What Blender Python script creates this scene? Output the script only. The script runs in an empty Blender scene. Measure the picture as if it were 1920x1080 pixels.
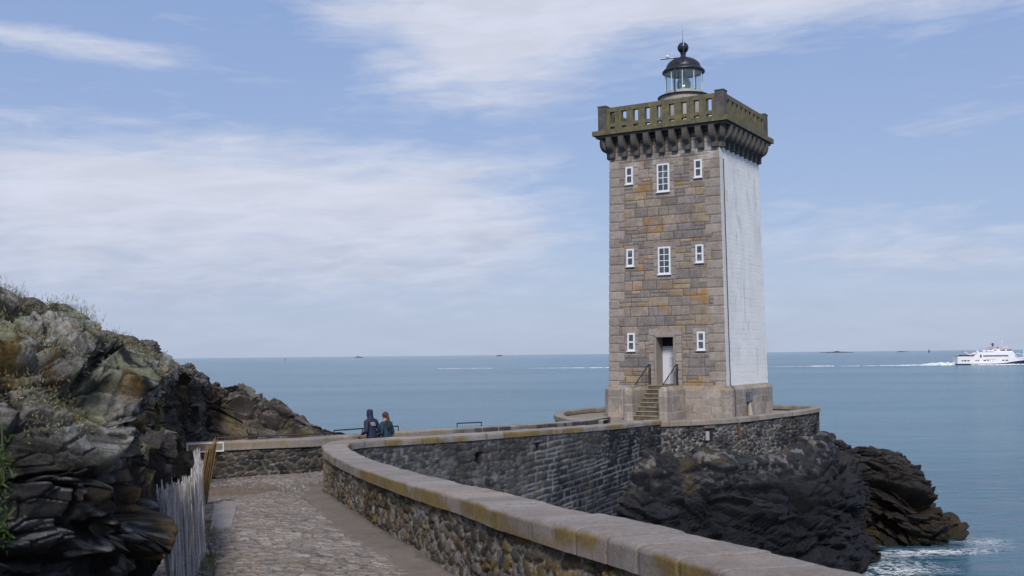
import bpy, bmesh, math, random
import numpy as np
from mathutils import Matrix, Vector
random.seed(7)
R_ = math.radians
S = bpy.context.scene
COL = S.collection

# ---------------------------------------------------------------- camera, world, sun, exposure
FPX, PITCH, ROLL = 1982.7, 3.606, -0.586        # focal length in pixels of a 1920 wide frame
SEA = -10.5                                     # the lens is the origin, the sea lies 10.5 m below it
cam = bpy.data.cameras.new("camera"); camo = bpy.data.objects.new("camera", cam); COL.objects.link(camo)
cam.sensor_width = 36; cam.lens = FPX*36/1920; cam.clip_start = .05; cam.clip_end = 90000
CM = Matrix.Rotation(R_(90+PITCH), 3, 'X') @ Matrix.Rotation(R_(ROLL), 3, 'Z')
camo.matrix_world = CM.to_4x4()
cam.dof.use_dof = True; cam.dof.focus_distance = 48; cam.dof.aperture_fstop = 5.6
S.camera = camo
S.view_settings.view_transform = 'Standard'; S.view_settings.look = 'None'
S.view_settings.exposure = 0.12; S.view_settings.gamma = 1
S.cycles.max_bounces = 6; S.cycles.transparent_max_bounces = 12
def at(x, y, D):
    d = CM @ Vector(((x-960)/FPX, -(y-540)/FPX, -1)); return np.array(d*(D/d.y))

class NT:
    """tiny helper to write node trees"""
    def __init__(s, tree): s.t = tree; s.n = tree.nodes; s.l = tree.links
    def new(s, kind, **kw):
        n = s.n.new(kind)
        for k, v in kw.items(): setattr(n, k, v)
        return n
    def put(s, sock, v):
        if isinstance(v, bpy.types.NodeSocket): s.l.new(v, sock)
        elif v is not None: sock.default_value = v
    def m(s, op, a, b=None, c=None, clamp=False):
        n = s.new('ShaderNodeMath', operation=op, use_clamp=clamp)
        for i, v in enumerate((a, b, c)):
            if v is not None: s.put(n.inputs[i], v)
        return n.outputs[0]
    def vm(s, op, a, b=None):
        n = s.new('ShaderNodeVectorMath', operation=op); s.put(n.inputs[0], a)
        if b is not None: s.put(n.inputs[1], b)
        return n.outputs[0]
    def noise(s, vec, scale, detail=4, rough=.55, dist=0.0, col=False):
        n = s.new('ShaderNodeTexNoise'); n.inputs['Scale'].default_value = scale
        n.inputs['Detail'].default_value = detail; n.inputs['Roughness'].default_value = rough
        n.inputs['Distortion'].default_value = dist
        if vec is not None: s.l.new(vec, n.inputs['Vector'])
        return n.outputs['Color' if col else 'Fac']
    def ramp(s, v, lo, hi, a=0.0, b=1.0, smooth=True):
        n = s.new('ShaderNodeMapRange'); n.interpolation_type = 'SMOOTHSTEP' if smooth else 'LINEAR'
        s.put(n.inputs[0], v); n.inputs[1].default_value = lo; n.inputs[2].default_value = hi
        n.inputs[3].default_value = a; n.inputs[4].default_value = b
        return n.outputs[0]
    def mix(s, f, a, b, mode='MIX'):
        n = s.new('ShaderNodeMix', data_type='RGBA', blend_type=mode)
        s.put(n.inputs[0], f); s.put(n.inputs[6], c4(a)); s.put(n.inputs[7], c4(b))
        return n.outputs[2]
def c4(c):
    if isinstance(c, bpy.types.NodeSocket) or c is None: return c
    return tuple(c)+(1,) if len(c) == 3 else c

SUN_EL, SUN_AZ = 40, -177      # azimuth from +Y towards +X: behind and to the left of the camera
w = bpy.data.worlds.new("World"); S.world = w; w.use_nodes = True
w.node_tree.nodes.clear(); N = NT(w.node_tree)
sky = N.new('ShaderNodeTexSky', sky_type='NISHITA'); sky.sun_disc = False
sky.sun_elevation = R_(SUN_EL); sky.sun_rotation = R_(SUN_AZ)
sky.air_density = 1.0; sky.dust_density = .6; sky.ozone_density = 2.0
tc = N.new('ShaderNodeTexCoord').outputs['Generated']
sx = N.new('ShaderNodeSeparateXYZ'); N.l.new(tc, sx.inputs[0]); X, Y, Z = sx.outputs
DEG = 57.2958
az = N.m('MULTIPLY', N.m('ARCTAN2', X, Y), DEG)
el = N.m('MULTIPLY', N.m('ARCSINE', Z), DEG)
def blob(a, e, sa, se, amp, tilt=0.0):
    da = N.m('SUBTRACT', az, a); de = N.m('SUBTRACT', N.m('SUBTRACT', el, e), N.m('MULTIPLY', da, tilt))
    q = N.m('ADD', N.m('POWER', N.m('ABSOLUTE', N.m('DIVIDE', da, sa)), 2.0), N.m('POWER', N.m('ABSOLUTE', N.m('DIVIDE', de, se)), 2.0))
    return N.m('MULTIPLY', N.m('EXPONENT', N.m('MULTIPLY', q, -1)), amp)
cv = N.new('ShaderNodeCombineXYZ')      # cloud texture space: stretched along the horizon
N.put(cv.inputs[0], N.m('MULTIPLY', az, .085)); N.put(cv.inputs[1], N.m('SUBTRACT', N.m('MULTIPLY', el, .42), N.m('MULTIPLY', az, .018)))
cv = cv.outputs[0]
n1 = N.noise(cv, 1.1, 9, .62, .35); n2 = N.noise(cv, 3.2, 8, .6, .6); n3 = N.noise(cv, .45, 3, .5)
#   azimuth / elevation in degrees, widths, strength, tilt
BL = [(-18, 9.0, 11, 1.9, .75, -.04), (-17, 5.5, 13, 3.0, .60, 0.0), (-6, 6.8, 7.5, 2.8, .85, -.02), (-14, 11.3, 7, .8, .30, -.01), (-23, 6, 12, 4.5, .40, 0), (-4.5, 3.0, 11, 2.4, .30, 0),
      (-24, 15.6, 10, .75, .62, -.08), (-3, 18.6, 7.5, 3.2, .80, 0), (11, 20.2, 9, 3.2, .95, -.03), (21, 20.6, 10, 3.6, 1.05, 0), (-1, 14.6, 5.5, 3.5, .45, 0),
      (-3, 10.5, 5, .9, .25, .05), (20, 4.6, 9, 2.7, .50, 0), (24, 11.5, 5, .8, .22, .1), (-28, 3, 12, 2.4, .3, 0), (-2, 24, 60, 4, .35, 0)]
d = None
for b in BL:
    q = blob(*b); d = q if d is None else N.m('ADD', d, q)
d = N.m('ADD', d, N.m('MULTIPLY', N.m('SUBTRACT', n1, .5), 1.0))
d = N.m('ADD', d, N.m('MULTIPLY', N.m('SUBTRACT', n2, .5), .70))
d = N.m('ADD', d, N.m('MULTIPLY', N.m('SUBTRACT', n3, .5), .5))
# away from the framed part the cover is an even broken overcast
back = N.ramp(N.m('ABSOLUTE', az), 34, 60); d = N.m('ADD', d, N.m('MULTIPLY', back, .38))
fac = N.m('MULTIPLY', N.ramp(d, .0, .88), .93)
veil = N.ramp(el, 0, 7, .55, 0.06)
fac = N.m('MAXIMUM', fac, veil)
blue = N.mix(1.0, sky.outputs[0], (.92, .86, .98), 'MULTIPLY')
SKYS = .10
bsky = N.vm('SCALE', blue); N.n[-1].inputs['Scale'].default_value = SKYS
base_blue = N.mix(N.ramp(el, 0, 24), (.345, .450, .640), (.235, .365, .655))
bsky = N.mix(.72, bsky, base_blue)
cloudc = N.mix(N.ramp(N.m('ADD', el, N.m('MULTIPLY', N.m('SUBTRACT', n2, .5), 8)), 1, 9), (.430, .495, .640), (.610, .640, .745))
shade = N.ramp(N.noise(cv, 2.1, 6, .6, .4), .3, .7, .94, 1.05)
cloudc = N.vm('SCALE', cloudc); N.put(N.n[-1].inputs['Scale'], shade)
outc = N.mix(fac, bsky, cloudc)
bg = N.new('ShaderNodeBackground'); N.l.new(outc, bg.inputs[0]); bg.inputs[1].default_value = 1.0
N.l.new(bg.outputs[0], N.new('ShaderNodeOutputWorld').inputs[0])
w.cycles.sampling_method = 'MANUAL'; w.cycles.sample_map_resolution = 512

sl = bpy.data.lights.new("sun", 'SUN'); sl.energy = 2.7; sl.angle = R_(12); sl.color = (1, .93, .84)
so = bpy.data.objects.new("sun", sl); COL.objects.link(so)
sd = Vector((math.sin(R_(SUN_AZ))*math.cos(R_(SUN_EL)), math.cos(R_(SUN_AZ))*math.cos(R_(SUN_EL)), math.sin(R_(SUN_EL))))
so.rotation_euler = sd.to_track_quat('Z', 'Y').to_euler()

# ---------------------------------------------------------------- numpy noise
def hsh(ix, iy, iz, seed=0):
    h = (ix.astype(np.int64)*374761393 + iy.astype(np.int64)*668265263 + iz.astype(np.int64)*2147483647*3 + iz.astype(np.int64)*1274126177 + seed*974634777) & 0xFFFFFFFF
    h = ((h ^ (h >> 13))*1274126177) & 0xFFFFFFFF
    h = ((h ^ (h >> 16))*2246822519) & 0xFFFFFFFF
    h = (h ^ (h >> 15)) & 0xFFFFFFFF
    return h/4294967295.0
def vnoise(p, seed=0):
    i = np.floor(p).astype(np.int64); f = p-i; f = f*f*(3-2*f); r = 0
    for a in (0, 1):
        for b in (0, 1):
            for c in (0, 1):
                wgt = (f[:, 0] if a else 1-f[:, 0])*(f[:, 1] if b else 1-f[:, 1])*(f[:, 2] if c else 1-f[:, 2])
                r = r + wgt*hsh(i[:, 0]+a, i[:, 1]+b, i[:, 2]+c, seed)
    return r
def fbm(p, o=4, seed=0, g=.5):
    r = 0; a = 1; s = 0
    for k in range(o):
        r = r + a*vnoise(p*(2.03**k)+k*17.3, seed+k); s += a; a *= g
    return r/s
def voro(p, seed=0, jit=.9):
    """3D cells: F1, F2, hash and offset of the nearest and of the second nearest cell"""
    i = np.floor(p).astype(np.int64); n = len(p)
    F1 = np.full(n, 9.); F2 = np.full(n, 9.); h1 = np.zeros(n); h2 = np.zeros(n); v1 = np.zeros((n, 3)); v2 = np.zeros((n, 3))
    for a in (-1, 0, 1):
        for b in (-1, 0, 1):
            for c in (-1, 0, 1):
                ci = i+np.array([a, b, c])
                q = np.stack([hsh(ci[:, 0], ci[:, 1], ci[:, 2], seed+k) for k in (1, 2, 3)], 1)
                v = p-(ci+.5+(q-.5)*jit); dd = np.sqrt((v*v).sum(1)); hh = hsh(ci[:, 0], ci[:, 1], ci[:, 2], seed+9)
                nb = dd < F1; ns = (~nb) & (dd < F2)
                F2 = np.where(nb, F1, np.where(ns, dd, F2)); h2 = np.where(nb, h1, np.where(ns, hh, h2)); v2 = np.where(nb[:, None], v1, np.where(ns[:, None], v, v2))
                F1 = np.where(nb, dd, F1); h1 = np.where(nb, hh, h1); v1 = np.where(nb[:, None], v, v1)
    return F1, F2, h1, v1, h2, v2
def sst(x, a, b):
    t = np.clip((x-a)/(b-a), 0, 1); return t*t*(3-2*t)
def lerp(a, b, t): return a+(b-a)*t
def mixc(a, b, t): return a*(1-t[:, None])+np.asarray(b)*t[:, None]
def P3(u, v, w_=0.0): return np.stack([u, v, np.zeros_like(u)+w_], 1)

# masonry patterns: return (height 0..1, cell hash, second hash, mortar 0..1)
def rubble(u, v, su, sv, seed=0, joint=.10, jit=.8, warp=.25, ang=.65):
    wu = (vnoise(P3(u/su*.7, v/sv*.7), seed+50)-.5)*warp*2; wv = (vnoise(P3(u/su*.7, v/sv*.7), seed+51)-.5)*warp*2
    wu += (fbm(P3(u/su*2.6, v/sv*2.6), 3, seed+52)-.5)*.42; wv += (fbm(P3(u/su*2.6, v/sv*2.6), 3, seed+53)-.5)*.42
    p = P3(u/su+wu, v/sv+wv, .5)
    i = np.floor(p[:, :2]).astype(np.int64); n = len(u); z0 = np.zeros(n, np.int64)
    F1 = np.full(n, 9.); F2 = np.full(n, 9.); a1 = np.zeros(n); a2 = np.zeros(n)
    for a in (-1, 0, 1):
        for b in (-1, 0, 1):
            cx = i[:, 0]+a; cy = i[:, 1]+b
            qx = hsh(cx, cy, z0, seed+1); qy = hsh(cx, cy, z0, seed+2)
            off = .5*(np.abs(cy) % 2)
            vx = p[:, 0]-(cx+.5+(qx-.5)*jit)+off-.25; vy = p[:, 1]-(cy+.5+(qy-.5)*jit)
            dd = np.maximum(np.abs(vx), np.abs(vy))*ang+np.sqrt(vx*vx+vy*vy)*(1-ang)
            nb = dd < F1
            F2 = np.where(nb, F1, np.minimum(F2, dd)); F1 = np.where(nb, dd, F1)
            a1 = np.where(nb, hsh(cx, cy, z0, seed+5), a1); a2 = np.where(nb, hsh(cx, cy, z0, seed+6), a2)
    e = F2-F1
    m = 1-sst(e, joint*.35, joint)
    return sst(e, joint*.3, joint*1.9), a1, a2, m
def coursed(u, v, h, wd, seed=0, joint=.012, soft=.03, warp=.03, split=.22):
    rng = np.random.RandomState(seed)
    u = u+(vnoise(P3(u*1.4, v*1.4), seed+3)-.5)*warp; v = v+(vnoise(P3(u*1.2, v*2), seed+4)-.5)*warp
    v0 = v.min()-.2; bs = [v0]
    while bs[-1] < v.max()+1: bs.append(bs[-1]+rng.uniform(*h))
    bs = np.array(bs); k = np.clip(np.searchsorted(bs, v)-1, 0, len(bs)-2)
    dv = np.minimum(v-bs[k], bs[k+1]-v); r1 = np.zeros(len(u)); r2 = np.zeros(len(u)); du = np.zeros(len(u))
    for c in np.unique(k):
        mk = k == c; js = [u.min()-rng.uniform(.2, 1)]
        while js[-1] < u.max()+1: js.append(js[-1]+rng.uniform(*wd))
        js = np.array(js); uu = u[mk]; j = np.clip(np.searchsorted(js, uu)-1, 0, len(js)-2)
        d_ = np.minimum(uu-js[j], js[j+1]-uu); q = rng.rand(len(js), 4)
        a = q[j, 0]; b = q[j, 1]
        sp = (q[j, 2] < split) & (bs[c+1]-bs[c] > .26)
        mid = bs[c]+(bs[c+1]-bs[c])*.5; up = v[mk] > mid
        a = np.where(sp & up, q[j, 3], a); b = np.where(sp & up, (q[j, 3]*7.3) % 1, b)
        x = dv[mk]; x = np.where(sp, np.minimum(x, np.abs(v[mk]-mid)), x); dv[mk] = x
        r1[mk] = a; r2[mk] = b; du[mk] = d_
    e = np.minimum(du, dv)
    return sst(e, joint*.5, joint+soft), r1, r2, 1-sst(e, joint*.6, joint*1.5)

# ---------------------------------------------------------------- object helpers
def tag(o, label=None, cat=None, group=None, kind=None):
    for k, v in (('label', label), ('category', cat), ('group', group), ('kind', kind)):
        if v: o[k] = v
    return o
def link(name, me, m=None, parent=None):
    o = bpy.data.objects.new(name, me); COL.objects.link(o)
    if m is not None: me.materials.append(m)
    if parent is not None: o.parent = parent; o.matrix_parent_inverse = parent_mat(parent).inverted()
    return o
def parent_mat(p):
    m = Matrix.LocRotScale(p.location, p.rotation_euler, p.scale)
    if p.parent: m = parent_mat(p.parent) @ p.matrix_parent_inverse @ m
    return m
def empty(name, loc, label, cat, group=None):
    o = bpy.data.objects.new(name, None); COL.objects.link(o); o.location = loc; o.empty_display_size = .3
    return tag(o, label, cat, group)
def grid_mesh(P, C=None, A=None, closed_u=False, drop=None, smooth=True, flip=False):
    """P (nu, nv, 3) -> mesh with colour attribute Col"""
    nu, nv = P.shape[:2]; me = bpy.data.meshes.new("m")
    idx = np.arange(nu*nv).reshape(nu, nv)
    a = idx if not closed_u else np.vstack([idx, idx[:1]])
    q = np.stack([a[:-1, :-1], a[1:, :-1], a[1:, 1:], a[:-1, 1:]], -1)
    if drop is not None: q = q[~drop[:q.shape[0], :q.shape[1]]]
    q = q.reshape(-1, 4)
    if flip: q = q[:, ::-1]
    q = np.ascontiguousarray(q)
    me.vertices.add(nu*nv); me.vertices.foreach_set('co', np.ascontiguousarray(P, np.float32).ravel())
    me.loops.add(q.size); me.loops.foreach_set('vertex_index', q.ravel().astype(np.int32))
    me.polygons.add(len(q)); me.polygons.foreach_set('loop_start', (np.arange(len(q))*4).astype(np.int32))
    me.polygons.foreach_set('use_smooth', np.full(len(q), smooth))
    me.update(calc_edges=True)
    if C is not None:
        at_ = me.color_attributes.new('Col', 'FLOAT_COLOR', 'POINT')
        C = C.reshape(-1, 3); al = np.ones((len(C), 1)) if A is None else np.asarray(A).reshape(-1, 1)
        at_.data.foreach_set('color', np.hstack([np.clip(C, 0, 1), al]).astype(np.float32).ravel())
    me.validate(); return me
class MB:
    """collects simple shapes into one mesh"""
    def __init__(s): s.bm = bmesh.new()
    def box(s, c, size, M=None, bev=0.0):
        r = bmesh.ops.create_cube(s.bm, size=1)['verts']
        T = Matrix.Translation(Vector(c)) @ Matrix.Diagonal(Vector(tuple(size)+(1,)))
        bmesh.ops.transform(s.bm, matrix=T, verts=r)
        if bev:
            es = list({e for v in r for e in v.link_edges})
            r = list({v for f in bmesh.ops.bevel(s.bm, geom=es, offset=bev, segments=1, affect='EDGES')['faces'] for v in f.verts} | {v for v in r if v.is_valid})
        if M is not None: bmesh.ops.transform(s.bm, matrix=M, verts=[v for v in r if v.is_valid])
        return s
    def prism(s, pts, a, b, axis='Y', M=None):
        """outline of 2D points extruded along an axis"""
        f = {'Y': lambda p, t: (p[0], t, p[1]), 'Z': lambda p, t: (p[0], p[1], t), 'X': lambda p, t: (t, p[0], p[1])}[axis]
        A = [s.bm.verts.new(f(p, a)) for p in pts]; B = [s.bm.verts.new(f(p, b)) for p in pts]
        n = len(pts); s.bm.faces.new(A); s.bm.faces.new(B[::-1])
        for i in range(n): s.bm.faces.new((A[i], B[i], B[(i+1) % n], A[(i+1) % n]))
        if M is not None: bmesh.ops.transform(s.bm, matrix=M, verts=A+B)
        return s
    def tube(s, pts, r, seg=8, cap=True):
        pts = [Vector(tuple(p)) for p in pts]; rs = r if isinstance(r, (list, tuple)) else [r]*len(pts); rings = []
        for i, p in enumerate(pts):
            t = (pts[min(i+1, len(pts)-1)]-pts[max(i-1, 0)]).normalized()
            u = t.cross(Vector((0, 0, 1)) if abs(t.z) < .95 else Vector((1, 0, 0))).normalized(); v = t.cross(u)
            rings.append([s.bm.verts.new(p+(u*math.cos(k*2*math.pi/seg)+v*math.sin(k*2*math.pi/seg))*rs[i]) for k in range(seg)])
        for a, b in zip(rings, rings[1:]):
            for k in range(seg): s.bm.faces.new((a[k], a[(k+1) % seg], b[(k+1) % seg], b[k]))
        if cap: s.bm.faces.new(rings[0][::-1]); s.bm.faces.new(rings[-1])
        return s
    def lathe(s, prof, c=(0, 0, 0), seg=32):
        rings = [[s.bm.verts.new((c[0]+r*math.cos(k*2*math.pi/seg), c[1]+r*math.sin(k*2*math.pi/seg), c[2]+z)) for k in range(seg)] for r, z in prof]
        for a, b in zip(rings, rings[1:]):
            for k in range(seg): s.bm.faces.new((a[k], a[(k+1) % seg], b[(k+1) % seg], b[k]))
        return s
    def ball(s, c, r, sc=(1, 1, 1), seg=16):
        v = bmesh.ops.create_uvsphere(s.bm, u_segments=seg, v_segments=seg//2+2, radius=r)['verts']
        bmesh.ops.transform(s.bm, matrix=Matrix.Translation(Vector(tuple(c))) @ Matrix.Diagonal(Vector(tuple(sc)+(1,))), verts=v)
        return s
    def build(s, name, m, parent=None, smooth=False):
        bmesh.ops.recalc_face_normals(s.bm, faces=s.bm.faces)
        me = bpy.data.meshes.new(name); s.bm.to_mesh(me); s.bm.free()
        if smooth: me.polygons.foreach_set('use_smooth', [True]*len(me.polygons)); me.update()
        return link(name, me, m, parent)
def catmull(pts, step):
    """smooth curve through points, resampled; step may be a function of the point"""
    p = np.asarray(pts, float); p = np.vstack([2*p[0]-p[1], p, 2*p[-1]-p[-2]]); o = []
    for i in range(1, len(p)-2):
        n = 40
        for t in np.arange(n)/n:
            o.append(.5*((2*p[i])+(-p[i-1]+p[i+1])*t+(2*p[i-1]-5*p[i]+4*p[i+1]-p[i+2])*t*t+(-p[i-1]+3*p[i]-3*p[i+1]+p[i+2])*t**3))
    o.append(p[-2]); o = np.array(o); s = np.r_[0, np.cumsum(np.linalg.norm(np.diff(o[:, :2], axis=0), axis=1))]
    ss = [0.]
    while ss[-1] < s[-1]:
        q = [np.interp(ss[-1], s, o[:, k]) for k in range(o.shape[1])]
        ss.append(ss[-1]+(step(q) if callable(step) else step))
    ss = np.array(ss[:-1]+[s[-1]])
    return np.stack([np.interp(ss, s, o[:, k]) for k in range(o.shape[1])], 1), ss

# ---------------------------------------------------------------- materials
def mat(name, col, rough=.7, metal=0.0, bump=0.0, bscale=20.0, var=.0, vscale=3.0, spec=.5, alt=None, altscale=2.0, altlo=.5, althi=.65):
    m = bpy.data.materials.new(name); m.use_nodes = True; n = NT(m.node_tree); b = n.n['Principled BSDF']
    b.inputs['Roughness'].default_value = rough; b.inputs['Metallic'].default_value = metal
    b.inputs['Specular IOR Level'].default_value = spec
    tcx = n.new('ShaderNodeTexCoord').outputs['Object']
    c = c4(col)
    if alt: c = n.mix(n.ramp(n.noise(tcx, altscale, 6, .65, .3), altlo, althi), col, alt)
    v = n.ramp(n.noise(tcx, vscale, 6, .65), .25, .75, 1-var, 1+var) if var else 1.0
    if var:
        cc = n.vm('SCALE', c if isinstance(c, bpy.types.NodeSocket) else None)
        sc = n.n[-1]
        if not isinstance(c, bpy.types.NodeSocket): sc.inputs[0].default_value = c[:3]
        n.put(sc.inputs['Scale'], v); c = cc
    n.put(b.inputs['Base Color'], c)
    if bump:
        bp = n.new('ShaderNodeBump'); bp.inputs['Strength'].default_value = bump; bp.inputs['Distance'].default_value = .02
        n.put(bp.inputs['Height'], n.noise(tcx, bscale, 6, .65)); n.l.new(bp.outputs[0], b.inputs['Normal'])
    return m
def amat(name, rough=.9, var=.22, scales=(1.5, 9.0, 45.0), bump=.5, bscale=30.0, bdist=.02, spots=(), streak=0.0, spec=.15, voro_bump=0.0):
    """material that takes its colour from the mesh's own stone by stone colours, with grain, blotches and lichen added.
    spots: (colour, scale, lo, hi, strength) noise patches"""
    m = bpy.data.materials.new(name); m.use_nodes = True; n = NT(m.node_tree); b = n.n['Principled BSDF']
    b.inputs['Roughness'].default_value = rough; b.inputs['Specular IOR Level'].default_value = spec
    tcx = n.new('ShaderNodeTexCoord').outputs['Object']
    a = n.new('ShaderNodeVertexColor'); a.layer_name = 'Col'; c = a.outputs[0]
    for k, s_ in enumerate(scales):
        v = n.ramp(n.noise(tcx, s_, 4, .6), .3, .7, 1-var, 1+var)
        c = n.vm('SCALE', c); n.put(n.n[-1].inputs['Scale'], v)
    for sc, s_, lo, hi, st in spots:
        f = n.m('MULTIPLY', n.ramp(n.noise(tcx, s_, 7, .68, .4), lo, hi), st); c = n.mix(f, c, sc)
    if streak:
        mp = n.new('ShaderNodeMapping'); mp.inputs['Scale'].default_value = (4, 4, .25); n.l.new(tcx, mp.inputs[0])
        v = n.ramp(n.noise(mp.outputs[0], 1.6, 5, .6), .5, .72, 1, 1-streak)
        c = n.vm('SCALE', c); n.put(n.n[-1].inputs['Scale'], v)
    n.put(b.inputs['Base Color'], c)
    bp = n.new('ShaderNodeBump'); bp.inputs['Strength'].default_value = bump; bp.inputs['Distance'].default_value = bdist
    h = n.noise(tcx, bscale, 8, .7, .2)
    n.put(bp.inputs['Height'], h); n.l.new(bp.outputs[0], b.inputs['Normal'])
    return m

# ================================================================= SEA
def sea_material():
    m = bpy.data.materials.new('sea water'); m.use_nodes = True; n = NT(m.node_tree); b = n.n['Principled BSDF']
    g = n.new('ShaderNodeNewGeometry').outputs['Position']
    mp = n.new('ShaderNodeMapping'); mp.inputs['Scale'].default_value = (.35, 1, 1); mp.inputs['Rotation'].default_value = (0, 0, R_(8)); n.l.new(g, mp.inputs[0]); p = mp.outputs[0]
    big = n.noise(p, .012, 4, .6, .5); band = n.noise(p, .0035, 3, .5, .3)
    c = n.mix(n.ramp(n.m('ADD', n.m('MULTIPLY', big, .6), n.m('MULTIPLY', band, .5)), .38, .68), (.034, .118, .195), (.085, .200, .268))
    # broken white water where the swell meets the rocks at the foot of the tower
    sx = n.new('ShaderNodeSeparateXYZ'); n.l.new(g, sx.inputs[0]); X, Y, _ = sx.outputs
    def near(cx, cy, rx, ry, a):
        q = n.m('ADD', n.m('POWER', n.m('ABSOLUTE', n.m('DIVIDE', n.m('SUBTRACT', X, cx), rx)), 2.0), n.m('POWER', n.m('ABSOLUTE', n.m('DIVIDE', n.m('SUBTRACT', Y, cy), ry)), 2.0))
        return n.m('MULTIPLY', n.m('EXPONENT', n.m('MULTIPLY', q, -1)), a)
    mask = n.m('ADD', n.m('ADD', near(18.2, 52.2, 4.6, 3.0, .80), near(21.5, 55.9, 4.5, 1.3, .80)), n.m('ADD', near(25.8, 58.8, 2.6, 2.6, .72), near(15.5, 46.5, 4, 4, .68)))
    lace = n.noise(g, .9, 9, .68, 1.8); ridg = n.m('SUBTRACT', 1.0, n.m('MULTIPLY', n.m('ABSOLUTE', n.m('SUBTRACT', lace, .5)), 7.0))
    foam = n.ramp(n.m('ADD', n.m('MULTIPLY', mask, .60), n.m('MULTIPLY', n.m('MAXIMUM', ridg, 0.0), .45)), .62, .98)
    foam = n.m('MULTIPLY', foam, n.ramp(mask, .05, .35))
    caps = n.m('MULTIPLY', n.ramp(n.noise(p, .55, 6, .7, .4), .735, .78), .6)     # scattered small crests
    foam = n.m('MAXIMUM', foam, caps)
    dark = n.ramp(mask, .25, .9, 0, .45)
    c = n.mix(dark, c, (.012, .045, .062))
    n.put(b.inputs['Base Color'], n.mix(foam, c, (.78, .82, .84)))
    n.put(b.inputs['Roughness'], n.ramp(foam, 0, 1, .16, .8)); b.inputs['IOR'].default_value = 1.33
    b.inputs['Specular IOR Level'].default_value = .5
    h = n.m('ADD', n.m('MULTIPLY', n.noise(p, .16, 5, .62, .3), 1.5), n.m('ADD', n.m('MULTIPLY', n.noise(p, .7, 5, .65, .5), 1.15), n.m('MULTIPLY', n.noise(p, 3.0, 4, .65), .20)))
    h = n.m('ADD', h, n.m('MULTIPLY', n.noise(p, .03, 3, .5, .2), 3.5))
    bp = n.new('ShaderNodeBump'); bp.inputs['Strength'].default_value = 1.0; bp.inputs['Distance'].default_value = 1.15
    n.put(bp.inputs['Height'], h); n.l.new(bp.outputs[0], b.inputs['Normal'])
    return m
def build_sea():
    rr = np.r_[0.5, np.geomspace(6, 60000, 150)]; th = np.linspace(0, 2*np.pi, 241)[:-1]
    P = np.zeros((len(th), len(rr), 3)); P[..., 0] = np.sin(th)[:, None]*rr; P[..., 1] = np.cos(th)[:, None]*rr; P[..., 2] = SEA
    o = link('sea', grid_mesh(P, closed_u=True, flip=True), sea_material()); tag(o, kind='structure')
build_sea()

# ================================================================= LIGHTHOUSE
TH = R_(58.78); TC = np.array([9.0035, 54.0]); E1 = np.array([-math.sin(TH), math.cos(TH)]); E2 = np.array([math.cos(TH), math.sin(TH)])
# local tower frame: x = towards the camera's right along the door face (-E1), y = into the tower (E2)
TM = Matrix(((-E1[0], E2[0], 0, TC[0]), (-E1[1], E2[1], 0, TC[1]), (0, 0, 1, 0), (0, 0, 0, 1)))
TROT = TM.to_3x3().to_euler()
ZB, ZP, ZS, ZK = -3.2, -1.535, 10.1, 10.83     # terrace, plinth top, shaft top at the corbels' feet, underside of the cornice
HP, HB, HT = 3.3155, 3.073, 2.913
house = empty('lighthouse', (TC[0], TC[1], ZB), 'square granite lighthouse tower with one whitewashed side and a black domed lantern', 'lighthouse')
house.rotation_euler = TROT
def tw(P): P = np.asarray(P, float); M = np.array(TM); return P @ M[:3, :3].T + M[:3, 3]
def half(z): return HB+(z-ZP)*(HT-HB)/(ZS-ZP)
class TB(MB):
    """shapes given in the tower's own frame"""
    def build(s, name, m, parent=None, smooth=False):
        bmesh.ops.transform(s.bm, matrix=TM, verts=s.bm.verts); return MB.build(s, name, m, parent or house, smooth)

def loft_poly(poly, zs, inset, pat, res=.04, vres=.04, dmax=.03):
    """wall of a closed polygon (tower frame, counterclockwise). zs/inset: level breakpoints. pat(u, v, side) -> height, colour, alpha"""
    poly = np.asarray(poly, float); n = len(poly); U = []; side = []; s0 = 0; us = []
    for i in range(n):
        a, b = poly[i], poly[(i+1) % n]; L = np.linalg.norm(b-a); k = max(1, int(L/res)); t = np.arange(k)/k
        U.append(a+(b-a)*t[:, None]); side += [i]*k; us += list(s0+t*L); s0 += L
    U = np.vstack(U); side = np.array(side); us = np.array(us)
    en = np.roll(poly, -1, 0)-poly; en = np.stack([en[:, 1], -en[:, 0]], 1); en /= np.linalg.norm(en, axis=1)[:, None]
    nr = en[side]
    # corners: use the mitre direction
    first = np.r_[True, side[1:] != side[:-1]]
    mit = nr.copy(); prev = en[(side-1) % n]
    mm = nr+prev; mm = mm/np.maximum((mm*nr).sum(1), .3)[:, None]
    mit[first] = mm[first]
    # every point moves inwards in proportion to its position so that the sides stay straight
    cen = poly.mean(0)
    v = np.arange(zs[0], zs[-1]+vres*.5, vres); v[-1] = zs[-1]
    ins = np.interp(v, zs, inset)
    nxt = np.zeros_like(U)
    for i in range(n):
        a, b = poly[i], poly[(i+1) % n]; na = en[i]+en[i-1]; na /= max((na*en[i]).sum(), .3); nb = en[i]+en[(i+1) % n]; nb /= max((nb*en[i]).sum(), .3)
        mk = side == i; t = np.linalg.norm(U[mk]-a, axis=1)/np.linalg.norm(b-a); nxt[mk] = na*(1-t[:, None])+nb*t[:, None]
    P = U[:, None, :]-nxt[:, None, :]*ins[None, :, None]
    uu = np.repeat(us, len(v)); vv = np.tile(v, len(us)); ss = np.repeat(side, len(v))
    h, C, A = pat(uu, vv, ss)
    d = (h-1)*dmax; d = d.reshape(len(us), len(v))
    P = P+nxt[:, None, :]*d[..., None]
    P = np.concatenate([P, np.repeat(v[None, :, None], len(us), 0)], 2)
    return P, C, A, us, side, v
GRAN = np.array([[.235, .20, .19], [.205, .185, .185], [.255, .215, .185], [.17, .158, .162], [.285, .24, .21], [.215, .185, .18], [.19, .165, .15]])
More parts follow.
